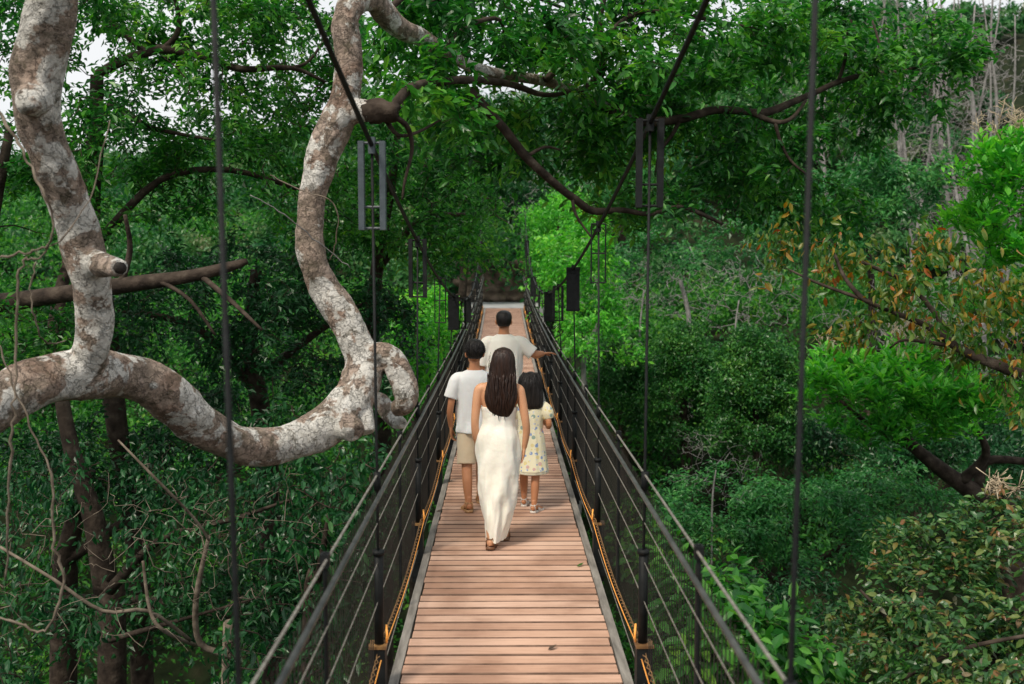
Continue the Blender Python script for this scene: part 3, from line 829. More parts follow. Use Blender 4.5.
tree('leafy_tree', 'mid green leafy tree rising left of the deck behind the hanging brackets', 'tree', TG,
     [(385, groot(385, 15), 15, 22), (382, 420, 14.8, 19), (372, 340, 14.5, 16), (378, 260, 14.2, 13), (392, 180, 14, 9), (400, 110, 13.8, 5)],
     T, 22, .45, .10, 'leaf_mid', 44, limbs=([(378, 270, 14.2, 8), (420, 220, 14.2, 6), (465, 215, 14.2, 4)], [(385, 220, 14, 7), (350, 200, 13.8, 5), (330, 150, 13.6, 3)]))
T = px_tips(rg(45), [(418, 345, 16, 32, 45, 1.0, 14, 7, .25), (432, 312, 18, 28, 26, .8, 8, 7, .25), (412, 390, 14, 18, 35, .6, 8, 7, .25)])
tree('young_tree', 'bright green young tree close outside the left railing', 'tree', TG,
     [(412, groot(412, 16.5), 16.5, 9), (414, 450, 16.4, 8), (417, 390, 16.3, 6), (424, 330, 16.2, 4)], T, 20, .45, .11, 'leaf_bright', 46)
# tree farther left: fills the left edge
T = px_tips(rg(47), [(-10, 200, 9.5, 80, 90, 1.3, 22, 7, .26), (20, 330, 10, 90, 50, 1.3, 18, 7, .26)])
tree('leafy_tree', 'shaded leafy tree at the left edge behind the pale trunk', 'tree', TG,
     [(-60, groot(-60, 10.5), 10.5, 30), (-50, 500, 10.4, 26), (-30, 350, 10.2, 20), (-10, 230, 10, 14), (10, 130, 9.8, 8)], T, 20, .4, .09, 'leaf_mid', 48)
# far left limb, smooth brown
mb = MB(); c, r = path3([(-80, 310, 9.6, 20), (0, 303, 9.4, 19), (57, 295, 9.2, 17), (132, 284, 9, 16), (185, 277, 8.9, 13), (225, 268, 8.9, 11), (247, 261, 8.9, 6)], 5)
mb.tube(c, r, k=12)
for L in ([(120, 286, 9, 8), (130, 250, 9, 6), (125, 215, 8.9, 4)], [(200, 275, 8.9, 6), (230, 300, 8.7, 5), (262, 330, 8.6, 3)], [(160, 281, 8.9, 5), (190, 300, 8.8, 4), (215, 335, 8.8, 3)]):
    c2, r2 = path3(L); mb.tube(c2, r2, k=8)
cz0, rz0 = np.array([(c[0][0], c[0][1], c[0][2]), (-9.5, 10.2, -1.0), (-10.2, 10.5, float(terr(-10.2, 10.5)) - .3)]), None
mb.tube(cr_np(cz0, 5), np.linspace(.095, .16, len(cr_np(cz0, 5))), k=10)
fl = mb.build('leaning_trunk', M['bark'], None, True)
tag(fl, 'smooth brown leaning trunk crossing behind the pale fork at the left', 'tree trunk')

# undergrowth trees low on the left; dark leaf colour paints in the canopy shade
T = px_tips(rg(51), [(90, 520, 8.6, 120, 60, 1.0, 22, 6, .3), (250, 560, 8.8, 100, 70, 1.0, 22, 6, .3), (60, 640, 7.4, 110, 50, .9, 15, 6, .3), (200, 500, 9.6, 100, 40, 1, 14, 6, .3), (300, 490, 9.8, 60, 35, .9, 11, 6, .3)])
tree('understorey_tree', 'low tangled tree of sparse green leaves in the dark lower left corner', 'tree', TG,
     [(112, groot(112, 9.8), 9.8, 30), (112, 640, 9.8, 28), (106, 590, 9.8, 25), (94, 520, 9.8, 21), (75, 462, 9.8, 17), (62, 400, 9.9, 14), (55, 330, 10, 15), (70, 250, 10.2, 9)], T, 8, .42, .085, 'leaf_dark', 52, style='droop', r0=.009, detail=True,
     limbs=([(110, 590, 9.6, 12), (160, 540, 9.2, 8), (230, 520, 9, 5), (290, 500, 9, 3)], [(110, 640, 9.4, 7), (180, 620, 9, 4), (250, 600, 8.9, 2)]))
T = px_tips(rg(53), [(330, 520, 8.4, 50, 60, .8, 14, 6, .35), (285, 640, 7.0, 60, 50, .8, 10, 6, .35), (380, 500, 9.5, 40, 40, .7, 9, 6, .35)])
tree('sapling', 'leafy sapling in the shade just outside the left railing', 'sapling', TG,
     [(300, groot(300, 9.2), 9.2, 12), (306, 650, 9.0, 10), (318, 580, 8.8, 8), (330, 510, 8.6, 5)], T, 8, .4, .095, 'leaf_dark', 54, style='droop', detail=True)
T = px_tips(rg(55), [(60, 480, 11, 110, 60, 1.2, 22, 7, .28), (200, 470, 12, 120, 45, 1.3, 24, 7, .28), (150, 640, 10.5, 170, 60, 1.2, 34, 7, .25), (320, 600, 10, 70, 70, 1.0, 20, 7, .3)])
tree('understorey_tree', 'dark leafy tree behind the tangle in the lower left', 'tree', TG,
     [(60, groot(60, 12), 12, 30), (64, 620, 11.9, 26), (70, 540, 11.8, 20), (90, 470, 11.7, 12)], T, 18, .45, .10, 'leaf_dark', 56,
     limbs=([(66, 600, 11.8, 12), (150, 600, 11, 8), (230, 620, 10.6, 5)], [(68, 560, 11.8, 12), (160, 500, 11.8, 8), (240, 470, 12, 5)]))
# bare branching scrub in the lower left
def bare(name, label, cat, group, trunk, regs, seed, bark='bark_pale', r0=.01, limbs=(), k=4, wig=.16):
    return tree(name, label, cat, group, trunk, px_tips(rg(seed), regs), 0, 0, 0, None, seed + 1, bark=bark, limbs=limbs, r0=r0, k=k, wig=wig)
bare('bare_shrub', 'leafless brown twiggy shrub tangled in the lower left corner', 'shrub', TG,
     [(215, groot(215, 8), 8, 9), (225, 690, 7.8, 8), (228, 658, 7.6, 7), (200, 643, 7.5, 6.5), (196, 600, 7.4, 6), (209, 536, 7.3, 4)],
     [(120, 560, 7.2, 140, 90, .9, 34, 3, .5), (260, 540, 7.6, 80, 60, .7, 16, 3, .5)], 61, 'vine', .0065,
     limbs=([(0, 547, 6.8, 3), (53, 579, 6.8, 3.5), (103, 611, 6.9, 4), (148, 611, 7, 4), (190, 640, 7.3, 4)], [(118, 440, 7, 2), (153, 476, 7, 3), (193, 517, 7.2, 3), (209, 540, 7.3, 3)], [(143, 561, 7, 3), (150, 610, 7, 4), (164, 631, 7, 4), (195, 645, 7.4, 4)]))

# vines hanging by the pale fork
def vine(label, L, mat='vine'):
    mb = MB(); c, r = path3(L, 6); vr = np.random.RandomState(len(label)); c[1:-1] += vr.normal(0, .0045, c[1:-1].shape); r = r * .60 * vr.uniform(.8, 1.25, len(r)); mb.tube(c, r, k=7)
    tag(mb.build('vine', M[mat], None, True), label, 'vine', 'vines hanging round the twisted tree')
vine('pale straight vine hanging down in front of the left limb', [(110, 120, 4.7, 2), (90, 200, 4.5, 2), (44, 254, 4.4, 3), (24, 262, 4.4, 4), (17, 300, 4.4, 4.5), (15, 388, 4.4, 4.5), (12, 430, 4.4, 4), (10, 500, 4.45, 4), (5, 580, 4.5, 3)])
vine('brown vine curving down the left side of the pale trunk', [(-15, 95, 4.6, 5), (0, 115, 4.5, 5), (22, 150, 4.45, 4.5), (40, 185, 4.4, 4.5), (53, 222, 4.4, 4), (46, 246, 4.4, 4), (20, 254, 4.4, 4), (-12, 258, 4.4, 4)])
vine('thin looping vine crossing the fork of the pale tree', [(36, 262, 4.6, 2.5), (31, 285, 4.6, 2.5), (33, 312, 4.6, 2.5), (44, 342, 4.7, 2.5), (66, 340, 5.0, 2)])
vine('long pale zigzag vine in the dark lower left corner', [(0, 345, 5, 2.5), (15, 390, 5, 3), (36, 440, 5, 3), (52, 475, 5, 4), (54, 540, 5, 4.5), (63, 583, 5, 5), (46, 630, 5, 4.5), (22, 624, 5, 4), (-10, 616, 5, 4)])
vine('thin vine strung across the right hand pale trunk', [(250, 195, 6.5, 1.5), (285, 215, 6.6, 1.8), (318, 242, 6.8, 2), (350, 268, 6.9, 1.6)], 'bark_pale')
vine('short hooked vine on the right hand pale trunk', [(270, 175, 6.8, 2), (300, 190, 6.8, 2), (333, 202, 6.8, 2.2), (338, 230, 6.85, 2.2), (330, 260, 6.9, 2)])

# right: group of small leaved round trees down in the ravine
RT = 'round trees in the ravine right of the bridge'
for i, (a, b, rx, ry, Y, lab, nt) in enumerate([
        (622, 395, 27, 60, 26, 'small leaved dark green tree nearest the bridge in the ravine', 60),
        (684, 400, 36, 76, 24.5, 'tall rounded dark green tree in the middle of the ravine group', 110),
        (756, 412, 44, 84, 22.5, 'broad rounded dark green tree at the right of the ravine group', 140)]):
    T = px_tips(rg(70 + i), [(a, b, Y, rx, ry, .9, nt, 6, .20), (a - rx * .3, b - ry * .55, Y, rx * .45, ry * .42, .5, nt // 4, 6, .25), (a + rx * .5, b - ry * .3, Y - .3, rx * .5, ry * .45, .5, nt // 4, 6, .25)])
    tree('round_tree', lab, 'tree', RT, [(a, groot(a, Y), Y, 14), (a + 3, b + 70, Y, 12), (a, b + 20, Y, 8), (a, b - 20, Y, 5)], T, 34, .34, .085, 'leaf_round', 80 + i, style='random', asp=.55)
# cool green bush mass
T = px_tips(rg(90), [(720, 515, 16.5, 70, 45, 1.3, 40, 7, .22), (810, 530, 16, 80, 50, 1.3, 40, 7, .22), (890, 500, 17, 70, 35, 1.2, 26, 7, .25)])
tree('feathery_shrub', 'cool green spreading shrub on the ravine side right of the rail', 'shrub', None,
     [(790, groot(790, 17), 17, 14), (788, 600, 16.8, 10), (785, 550, 16.6, 7)], T, 22, .45, .10, 'leaf_blue', 91,
     limbs=([(788, 590, 16.8, 8), (740, 550, 16.5, 5), (710, 520, 16.5, 3)], [(788, 580, 16.8, 8), (850, 540, 16.7, 5), (900, 505, 16.8, 3)]))
T = px_tips(rg(92), [(700, 600, 13, 70, 40, 1, 16, 7, .25), (800, 620, 12, 80, 45, 1, 18, 7, .25)])
tree('feathery_shrub', 'low shaded green shrub at the bottom of the ravine right of the bridge', 'shrub', None,
     [(760, groot(760, 12.8), 12.8, 12), (760, 660, 12.7, 8), (755, 620, 12.6, 5)], T, 20, .42, .09, 'leaf_dark', 93)

def stalks(n, L):
    def f(rng, root, tips, off):
        top = tips[np.argsort(-tips[:, 2])][:max(n * 2, 10)]
        for q in top[rng.choice(len(top), n, replace=False)]:
            mb = MB()
            e = q + np.array([rng.normal(0, .04), rng.normal(0, .04), L * rng.uniform(.7, 1.2)])
            mb.tube([q, (q + e) / 2 + rng.normal(0, .02, 3), e], .006, k=4)
            for t in np.linspace(.35, 1, 7):
                b0 = q + (e - q) * t; aa = rng.uniform(0, 6.28)
                d = np.array([math.cos(aa), math.sin(aa), .7]) * L * .35 * (1.15 - t * .6)
                mb.tube([b0, b0 + d], .005, k=4)
                for _ in range(2):
                    e2 = b0 + d + rng.normal(0, .05, 3); mb.tube([b0 + d * .6, e2], .004, k=3)
            mb.build('flower_stalk', M['flower'], root, True, off)
    return f
T = px_tips(rg(94), [(860, 452, 23, 85, 26, 1.3, 34, 7, .25), (960, 440, 22, 70, 30, 1.3, 28, 7, .25), (1010, 480, 20, 50, 40, 1.3, 20, 7, .25)])
tree('shaded_shrub', 'shaded green shrub under the flat topped tree by its leaning stem', 'shrub', None,
     [(920, groot(920, 22), 22, 10), (918, 520, 22, 8), (915, 470, 22, 5)], T, 24, .6, .14, 'leaf_dark', 194, style='random',
     limbs=([(918, 510, 22, 6), (870, 470, 22.5, 4)], [(918, 510, 22, 6), (980, 460, 21.8, 4)]))
# umbrella shaped tree with bright whorled leaves
T = px_tips(rg(95), [(850, 385, 14.5, 55, 28, 1.1, 30, 5, .28), (910, 385, 14.5, 60, 36, 1.2, 36, 5, .28), (955, 405, 14, 45, 35, 1, 22, 5, .3), (880, 425, 14.5, 70, 22, 1, 16, 5, .3)])
tree('whorl_leaved_tree', 'flat topped tree with bright whorled leaves and pale flower stalks below the orange leaved branch', 'tree', 'bright whorl leaved trees',
     [(1040, groot(1040, 15), 15, 30), (1010, 540, 14.9, 24), (979, 498, 14.8, 20), (946, 473, 14.7, 16), (915, 448, 14.6, 12), (890, 420, 14.5, 8)], T, 15, .34, .155, 'leaf_bright', 96, style='whorl', asp=.42,
     limbs=([(960, 482, 14.7, 12), (986, 455, 14.5, 9), (975, 425, 14.3, 6)], [(925, 455, 14.6, 8), (870, 425, 14.5, 5), (840, 400, 14.5, 3)], [(979, 498, 14.8, 12), (985, 462, 14.8, 10), (1030, 462, 14.6, 8)]), extra=stalks(26, .42), droop=.1)
T = px_tips(rg(97), [(1010, 215, 12.5, 45, 62, 1.1, 34, 5, .28), (1040, 170, 12.5, 60, 45, 1.1, 26, 5, .28), (1030, 290, 12.5, 45, 40, 1, 18, 5, .3)])
tree('whorl_leaved_tree', 'bright green whorl leaved tree cut by the right edge above the orange leaved branch', 'tree', 'bright whorl leaved trees',
     [(1110, groot(1110, 13), 13, 26), (1090, 480, 12.9, 22), (1060, 350, 12.7, 16), (1040, 260, 12.5, 10), (1025, 200, 12.5, 6)], T, 15, .34, .145, 'leaf_bright', 98, style='whorl', extra=stalks(14, .35), droop=.1)
# feathery cool tree on the hill
T = px_tips(rg(100), [(865, 195, 27, 60, 36, 1.8, 34, 7, .24), (900, 175, 27, 40, 24, 1.5, 14, 7, .3), (830, 235, 27, 35, 35, 1.3, 12, 7, .3)])
tree('feathery_tree', 'feathery cool green tree among grey bare trunks on the right hillside', 'tree', None,
     [(868, groot(868, 27.5), 27.5, 9), (872, 300, 27.3, 7), (866, 240, 27.1, 5), (862, 200, 27, 4)], T, 24, .65, .15, 'leaf_blue', 101)
# light green trees right behind the rail
T = px_tips(rg(103), [(585, 255, 23, 38, 42, 1.4, 22, 7, .28), (600, 330, 22, 36, 40, 1.3, 18, 7, .28), (560, 300, 24, 24, 40, 1.2, 10, 7, .3)])
tree('young_tree', 'light green young tree with a pale stem beside the right rail', 'tree', None,
     [(570, groot(570, 23), 23, 6), (585, 430, 22.8, 5.5), (584, 360, 22.6, 5), (602, 310, 22.5, 4), (590, 260, 22.6, 3)], T, 24, .55, .13, 'leaf_bright', 104, bark='bark_pale')
T = px_tips(rg(105), [(655, 260, 26, 45, 35, 1.6, 16, 7, .28), (745, 250, 28, 40, 30, 1.6, 12, 7, .3)])
tree('young_tree', 'thin leaved tree standing on the hillside above the round ravine trees', 'tree', None,
     [(690, groot(690, 27), 27, 6), (690, 330, 27, 5), (680, 280, 27, 4)], T, 18, .6, .14, 'leaf_blue', 106, bark='bark_pale')

# bare grey trees on the hill, top right
BG = 'bare grey trees on the right hillside'
for i, (a, b, Y, w, lab, sp) in enumerate([
        (985, 335, 30, 8, 'bare grey tree with twin upright trunks beside the right edge tree', 80),
        (1005, 300, 34, 7, 'bare grey tree behind the twin trunk one at the far right', 75),
        (915, 250, 38, 6, 'bare grey tree above the feathery green tree', 60),
        (955, 260, 36, 6, 'bare grey tree between the feathery tree and the far right trunks', 60),
        (835, 260, 44, 4, 'thin bare grey tree on the hill left of the feathery tree', 50)]):
    bare('bare_tree', lab, 'bare tree', BG,
         [(a, groot(a, Y), Y, w), (a - 4, b - 30, Y, w * .8), (a - 14, b - 110, Y, w * .6), (a - 8, b - 190, Y, w * .45), (a - 14, b - 260, Y, w * .3), (a - 10, b - 330, Y, w * .2)],
         [(a - 10, b - 190, Y, sp, 120, 2.0, 70, 5, .3), (a - 5, b - 90, Y, sp * .9, 70, 2.0, 30, 5, .3)], 120 + i * 3, 'bark_pale', .020,
         limbs=[[(a, b - 10, Y, w * .6), (a + dx * .25, b - 70, Y + dx * .01, w * .5), (a + dx * .55, b - 160, Y, w * .36), (a + dx * .8 + 5, b - 240, Y, w * .25), (a + dx, b - 320, Y, w * .16)] for dx in (-58 + i * 7, -22 - i * 3, 30 + i * 6)], k=3, wig=.11)
for i, (a, b, Y, rx, ry, lab) in enumerate([
        (735, 300, 27, 70, 40, 'leafless brown scrub above the round ravine trees'),
        (950, 345, 24, 70, 45, 'leafless grey scrub between the flat topped tree and the hill'),
        (895, 330, 26, 60, 50, 'leafless grey brush behind the orange leaved branch'),
        (640, 290, 30, 50, 40, 'dry brown scrub on the slope behind the light green tree'),
        (712, 470, 15.5, 30, 40, 'dead grey twigs sticking out of the cool green shrub'),
        (560, 215, 40, 50, 60, 'dry brown scrub on the slope above the far cable'),
        (950, 190, 37, 70, 60, 'tall grey brush at the feet of the bare grey trees'),
        (985, 110, 42, 60, 55, 'pale grey brush high on the right hillside under the sky')]):
    bare('bare_shrub', lab, 'shrub', 'leafless scrub on the right bank', [(a, min(groot(a, Y), b + 160), Y, 2), (a, b + ry, Y, 2), (a + 4, b, Y, 1.2)],
         [(a, b, Y, rx, ry, 1.8, 20 if Y < 20 else 45, 5, .4)], 150 + i * 3, 'bark_pale', .007 if Y < 20 else .017, k=3, wig=.2)

# near right: olive bush and the branch with turning leaves
T = px_tips(rg(170), [(930, 560, 6.8, 60, 45, .5, 18, 6, .3), (1000, 570, 6.4, 90, 60, .6, 26, 6, .3), (940, 640, 6.0, 90, 55, .6, 26, 6, .3), (1010, 660, 5.6, 80, 50, .6, 18, 6, .3), (880, 620, 6.6, 40, 40, .4, 9, 6, .3), (1000, 510, 6.8, 50, 20, .4, 6, 6, .3)])
tree('olive_bush', 'bush of olive brown and pale leaves filling the lower right corner', 'shrub', None,
     [(1000, groot(1000, 6.6), 6.6, 20), (985, 900, 6.4, 16), (970, 760, 6.3, 13), (965, 680, 6.2, 14), (960, 620, 6.2, 8)], T, 13, .26, .066, 'leaf_olive', 171, style='spray', detail=True, r0=.006, asp=.5,
     limbs=([(965, 680, 6.2, 8), (920, 650, 6.2, 5), (860, 590, 6.4, 3)], [(968, 690, 6.2, 10), (1010, 640, 6.1, 6), (1040, 600, 6.1, 4)], [(1024, 576 + 60, 5.6, 4), (960, 650, 5.7, 5), (900, 680, 5.8, 5)]), extra=stalks(5, .11))
T = px_tips(rg(175), [(860, 275, 8.2, 50, 28, .5, 10, 5, .35), (930, 275, 8.0, 55, 38, .5, 14, 5, .32), (900, 330, 8.0, 60, 28, .5, 9, 5, .35), (1000, 340, 7.6, 40, 50, .5, 12, 5, .35), (800, 250, 8.4, 40, 28, .4, 7, 5, .4), (1010, 400, 7.4, 40, 40, .5, 9, 5, .35), (840, 320, 8.3, 30, 25, .4, 4, 5, .4), (980, 300, 7.8, 40, 30, .5, 8, 5, .35)])
tree('turning_leaf_tree', 'slender tree whose branch of yellow green and orange leaves reaches in from the right edge', 'tree', None,
     [(1150, groot(1150, 7.5), 7.5, 30), (1120, 600, 7.4, 24), (1080, 430, 7.4, 16), (1040, 385, 7.5, 12), (1004, 368, 7.6, 11), (965, 352, 7.8, 9), (945, 338, 7.85, 8), (925, 325, 7.9, 6), (893, 312, 8, 5)],
     T, 7, .34, .085, 'leaf_autumn', 176, style='droop', detail=True, r0=.006,
     limbs=([(945, 338, 7.85, 6), (938, 318, 7.9, 5), (910, 285, 8, 5), (880, 270, 8.1, 4), (862, 262, 8.1, 3)], [(945, 345, 7.85, 4), (905, 340, 7.9, 3), (890, 348, 8, 2)],
            [(893, 312, 8, 4), (865, 300, 8, 5), (845, 278, 8.1, 4), (835, 255, 8.2, 3)], [(865, 300, 8, 4), (820, 284, 8.2, 3), (790, 270, 8.3, 2)]))
# leafy plants rising from under the bridge, bottom centre right
T = px_tips(rg(180), [(700, 600, 6.4, 55, 50, .4, 12, 5, .35), (745, 660, 5.6, 70, 50, .5, 17, 5, .35), (660, 560, 7.5, 30, 40, .4, 5, 5, .4), (790, 670, 5.8, 50, 30, .4, 8, 5, .35)])
tree('broad_leaved_shrub', 'broad leaved green shrub growing up against the right hand netting', 'shrub', None,
     [(720, groot(720, 6.4), 6.4, 24), (725, 900, 6.3, 18), (722, 760, 6.2, 12), (715, 680, 6.2, 8), (705, 620, 6.3, 5)], T, 10, .36, .115, 'leaf_mid', 181, style='spray', detail=True, r0=.007, asp=.5)
T = px_tips(rg(183), [(770, 660, 6.6, 70, 40, .5, 14, 6, .35), (700, 680, 6.2, 50, 30, .4, 8, 6, .35)])
tree('olive_bush', 'pale leaved bush below the right rail at the bottom edge', 'shrub', None,
     [(780, groot(780, 6.8), 6.8, 20), (780, 900, 6.7, 14), (775, 760, 6.6, 9), (770, 690, 6.6, 5)], T, 12, .26, .06, 'leaf_olive', 184, detail=True, r0=.005, asp=.5)

# ------------------------------------------------------------------ woods that read as one mass
def mass(name, label, spots, leaves, leaf, mat, seed, zs=.75):
    rng = np.random.RandomState(seed)
    Pb, D, N_, L_ = [], [], [], []
    for (x, y, z, r) in spots:
        cl = max(10, int(26 * r / 2)); per = max(6, leaves // cl)
        c = ell_pts(rng, (x, y, z), (r, r, r * zs), cl, .7, -.25)
        pts = np.repeat(c, per, 0) + rng.normal(0, r * .17, (cl * per, 3)) * np.array([1, 1, .6])
        out = norm(pts - np.array([x, y, z - r * .5]))
        Pb.append(pts); D.append(out * .5 + rng.normal(0, .7, pts.shape) + np.array([0, 0, -.2])); N_.append(out + rng.normal(0, .4, pts.shape) + np.array([0, 0, .5]))
        L_.append(leaf * (y / 40.0) ** .5 * rng.uniform(.6, 1.3, len(pts)))
    V, F = leaf_arrays(np.vstack(Pb), np.vstack(D), np.vstack(N_), np.concatenate(L_), asp=.48)
    o = mesh_np(name, V, F, M[mat], None, False)
    tag(o, label, None, None, 'stuff')

rng = rg(200); sp = []
for yy in np.arange(41, 92, 2.6):
    wd = .56 * yy + 4
    n = int(2 * wd / 2.7)
    for x in np.linspace(-wd, wd, n):
        xx = x + rng.uniform(-1, 1); y2 = yy + rng.uniform(-1.2, 1.2)
        r = rng.uniform(1.2, 2.5) * (1 + (yy - 41) * .008)
        br = float(smooth(.33, .48, xx / yy))
        if rng.uniform() < .10 + .35 * br: continue
        r *= 1 - .45 * br
        sp.append((xx, y2, float(terr(xx, y2)) + r * .55 + rng.uniform(0, 1.0), r))
mass('hillside_wood', 'mixed green wood covering the far hillside', sp, 850, .27, 'leaf_hill', 201)
sp = []
for yy in np.arange(7, 41, 2.1):
    wd = .56 * yy + 4
    for x in np.arange(-wd, wd, 2.0):
        xx = x + rng.uniform(-.8, .8); y2 = yy + rng.uniform(-.8, .8)
        if abs(xx) < 1.9: 
            if yy > 31: continue
        r = rng.uniform(1.0, 1.75)
        zt = float(terr(xx, y2)) + r * .45
        if abs(xx) < 2.4 and zt + r > -1.2: continue
        sp.append((xx, y2, zt, r))
mass('undergrowth', 'dark green undergrowth on the ravine floor and banks', sp, 750, .20, 'leaf_mid', 202)
# dense low wood filling the left bank behind the named trees
sp = []
for yy in np.arange(16, 34, 2.4):
    for x in np.arange(-.56 * yy - 3, -2.6 - (yy < 20) * .6, 2.3):
        xx = x + rng.uniform(-.8, .8)
        for z in (.0, 2.3, 4.4):
            r = rng.uniform(1.0, 1.7)
            if z > 4 and (yy < 22 or rng.uniform() < .5): continue
            if z + r > 1.0 + (abs(xx) - 2) * 1.6: continue
            sp.append((xx, yy + rng.uniform(-1, 1), z - 1.6 + rng.uniform(-.6, .6), r))
mass('left_bank_wood', 'deep green wood filling the left bank behind the nearer trees', sp, 650, .17, 'leaf_mid', 203)

# trees flanking the far end of the bridge
for i, (a, b, Y, rx, ry, mat, lab, w) in enumerate([
        (462, 215, 37, 34, 60, 'leaf_mid', 'dark tree leaning over the left of the far landing', 9),
        (430, 160, 43, 45, 60, 'leaf_mid', 'taller green tree behind the left of the far landing', 9),
        (512, 215, 44, 32, 45, 'leaf_dark', 'shaded dark tree straight above the stone bank at the bridge end', 9),
        (560, 240, 38, 26, 50, 'leaf_bright', 'light green tree right of the far landing', 7),
        (620, 200, 42, 50, 50, 'leaf_blue', 'green tree on the slope right of the far cable', 7)]):
    T = px_tips(rg(210 + i), [(a, b, Y, rx, ry, 2.2, 40, 7, .25)])
    tree('hillside_tree', lab, 'tree', 'trees round the far end of the bridge', [(a, min(groot(a, Y), 300), Y, w), (a + 3, b + 35, Y, w * .8), (a - 2, b, Y, w * .6), (a, b - 30, Y, w * .3)], T, 30, .8, .17, mat, 220 + i, style='random')

for (a, b, Y, lab, mt) in ((577, 573, 7.0, 'small yellow fallen leaf on the planks by the right edge', 'leaf_autumn'), (437, 518, 8.6, 'brown fallen leaf on the planks by the left edge', 'clay'), (548, 642, 5.45, 'curled brown fallen leaf on the near planks', 'clay')):
    p = P(a, b, Y)
    V, F = leaf_arrays(np.array([[p.x, Y, .006]]), np.array([[.8, .5, .12]]), np.array([[0, 0, 1.0]]), np.array([.062]), .5, True, -.2)
    tag(mesh_np('fallen_leaf', V, F, M[mt], None, False), lab, 'leaf', 'fallen leaves on the deck')

# ------------------------------------------------------------------ people
def hand(mb, wrist, dirv, side, curl=.5, sc=1.0, palm=None):
    """palm, four unequal fingers and a thumb. dirv: along the hand; side: towards the thumb"""
    d = Vector(dirv).normalized(); t = Vector(side); t = (t - d * t.dot(d)).normalized(); n = d.cross(t).normalized()
    if palm is not None and n.dot(Vector(palm)) < 0: n = -n       # n: towards the palm
    w = Vector(wrist)
    c0 = w; c1 = w + d * .075 * sc
    pts = [w - d * .015 * sc, w + d * .02 * sc, w + d * .05 * sc, w + d * .08 * sc]
    C = np.array([tuple(p) for p in pts]); m = 4
    U = np.tile(tuple(t), (m, 1)); W = np.tile(tuple(n), (m, 1))
    mb.rings(C, U, W, np.array([.022, .032, .037, .034]) * sc, np.array([.016, .015, .014, .011]) * sc, 16)
    for q, L in ((.030, .066), (.0105, .075), (-.009, .070), (-.028, .055)):
        b = w + d * .070 * sc + t * q * sc
        a1, a2, a3 = curl * .5, curl * 1.1, curl * 1.6
        p = [b - d * .01 * sc]; r = [.0088, .0085, .0078, .0070, .0055]
        p.append(b + d * .008 * sc)
        for fr, an in ((.42, a1), (.32, a2), (.26, a3)):
            p.append(p[-1] + (d * math.cos(an) + n * math.sin(an) + t * q * 1.2) * L * fr * sc)
        mb.tube(p, np.array(r) * sc, k=8)
    b = w + d * .022 * sc + t * .022 * sc
    p = [b, b + (d * .6 + t * .75 + n * .2) * .028 * sc, b + (d * .9 + t * .62 + n * .35) * .05 * sc, b + (d * 1.25 + t * .5 + n * .5) * .062 * sc]
    mb.tube(p, np.array([.0115, .0105, .009, .0065]) * sc, k=8)


def limb(mb, pts, rad, k=16, sub=5, flat=1.0):
    A = np.array([(*p, r) for p, r in zip(pts, rad)], float)
    A = cr_np(A, sub)
    mb.tube(A[:, :3], A[:, 3], k=k, flat=flat)


def head(mb, c, s, yaw=0):
    """skull, jaw, ears, nose, brow, lips; faces +Y turned by yaw"""
    cy, sy = math.cos(yaw), math.sin(yaw)
    def q(x, y, z): return (c[0] + s * (x * cy - y * sy), c[1] + s * (x * sy + y * cy), c[2] + s * z)
    mb.ellipsoid(q(0, -.008, .025), (.074 * s, .090 * s, .088 * s), 24, 16)
    mb.ellipsoid(q(0, .022, -.045), (.056 * s, .060 * s, .066 * s), 20, 12)
    mb.ellipsoid(q(0, .048, -.092), (.024 * s, .022 * s, .018 * s), 12, 8)
    for e in (-1, 1):
        mb.tube([q(e * .070, -.004, .018), q(e * .082, -.012, .012), q(e * .084, -.014, -.005), q(e * .079, -.008, -.028), q(e * .070, -.002, -.032)], np.array([.008, .010, .010, .009, .006]) * s, k=8)
        mb.ellipsoid(q(e * .030, .071, .012), (.013 * s, .009 * s, .009 * s), 10, 8)
        mb.ellipsoid(q(e * .042, .055, -.020), (.020 * s, .018 * s, .016 * s), 10, 8)
    mb.tube([q(0, .080, .022), q(0, .094, -.002), q(0, .104, -.022), q(0, .090, -.030)], np.array([.007, .009, .012, .008]) * s, k=8)
    mb.tube([q(-.024, .078, -.055), q(0, .087, -.053), q(.024, .078, -.055)], np.array([.005, .008, .005]) * s, k=8)
    mb.tube([q(-.020, .077, -.064), q(0, .086, -.065), q(.020, .077, -.064)], np.array([.005, .008, .005]) * s, k=8)
    mb.tube([q(-.045, .066, .030), q(0, .082, .032), q(.045, .066, .030)], np.array([.006, .008, .006]) * s, k=8)
    return q


def eyes(root, q, s, off=(0, 0, 0)):
    mb = MB(); 
    for e in (-1, 1): mb.ellipsoid(q(e * .030, .076, .010), (.010 * s, .007 * s, .0075 * s), 10, 8)
    mb.build('eyes', noise_mat('eye', [(.3, (.02, .012, .008)), (.7, (.03, .02, .012))], bump=0, rough=.1), root, True)


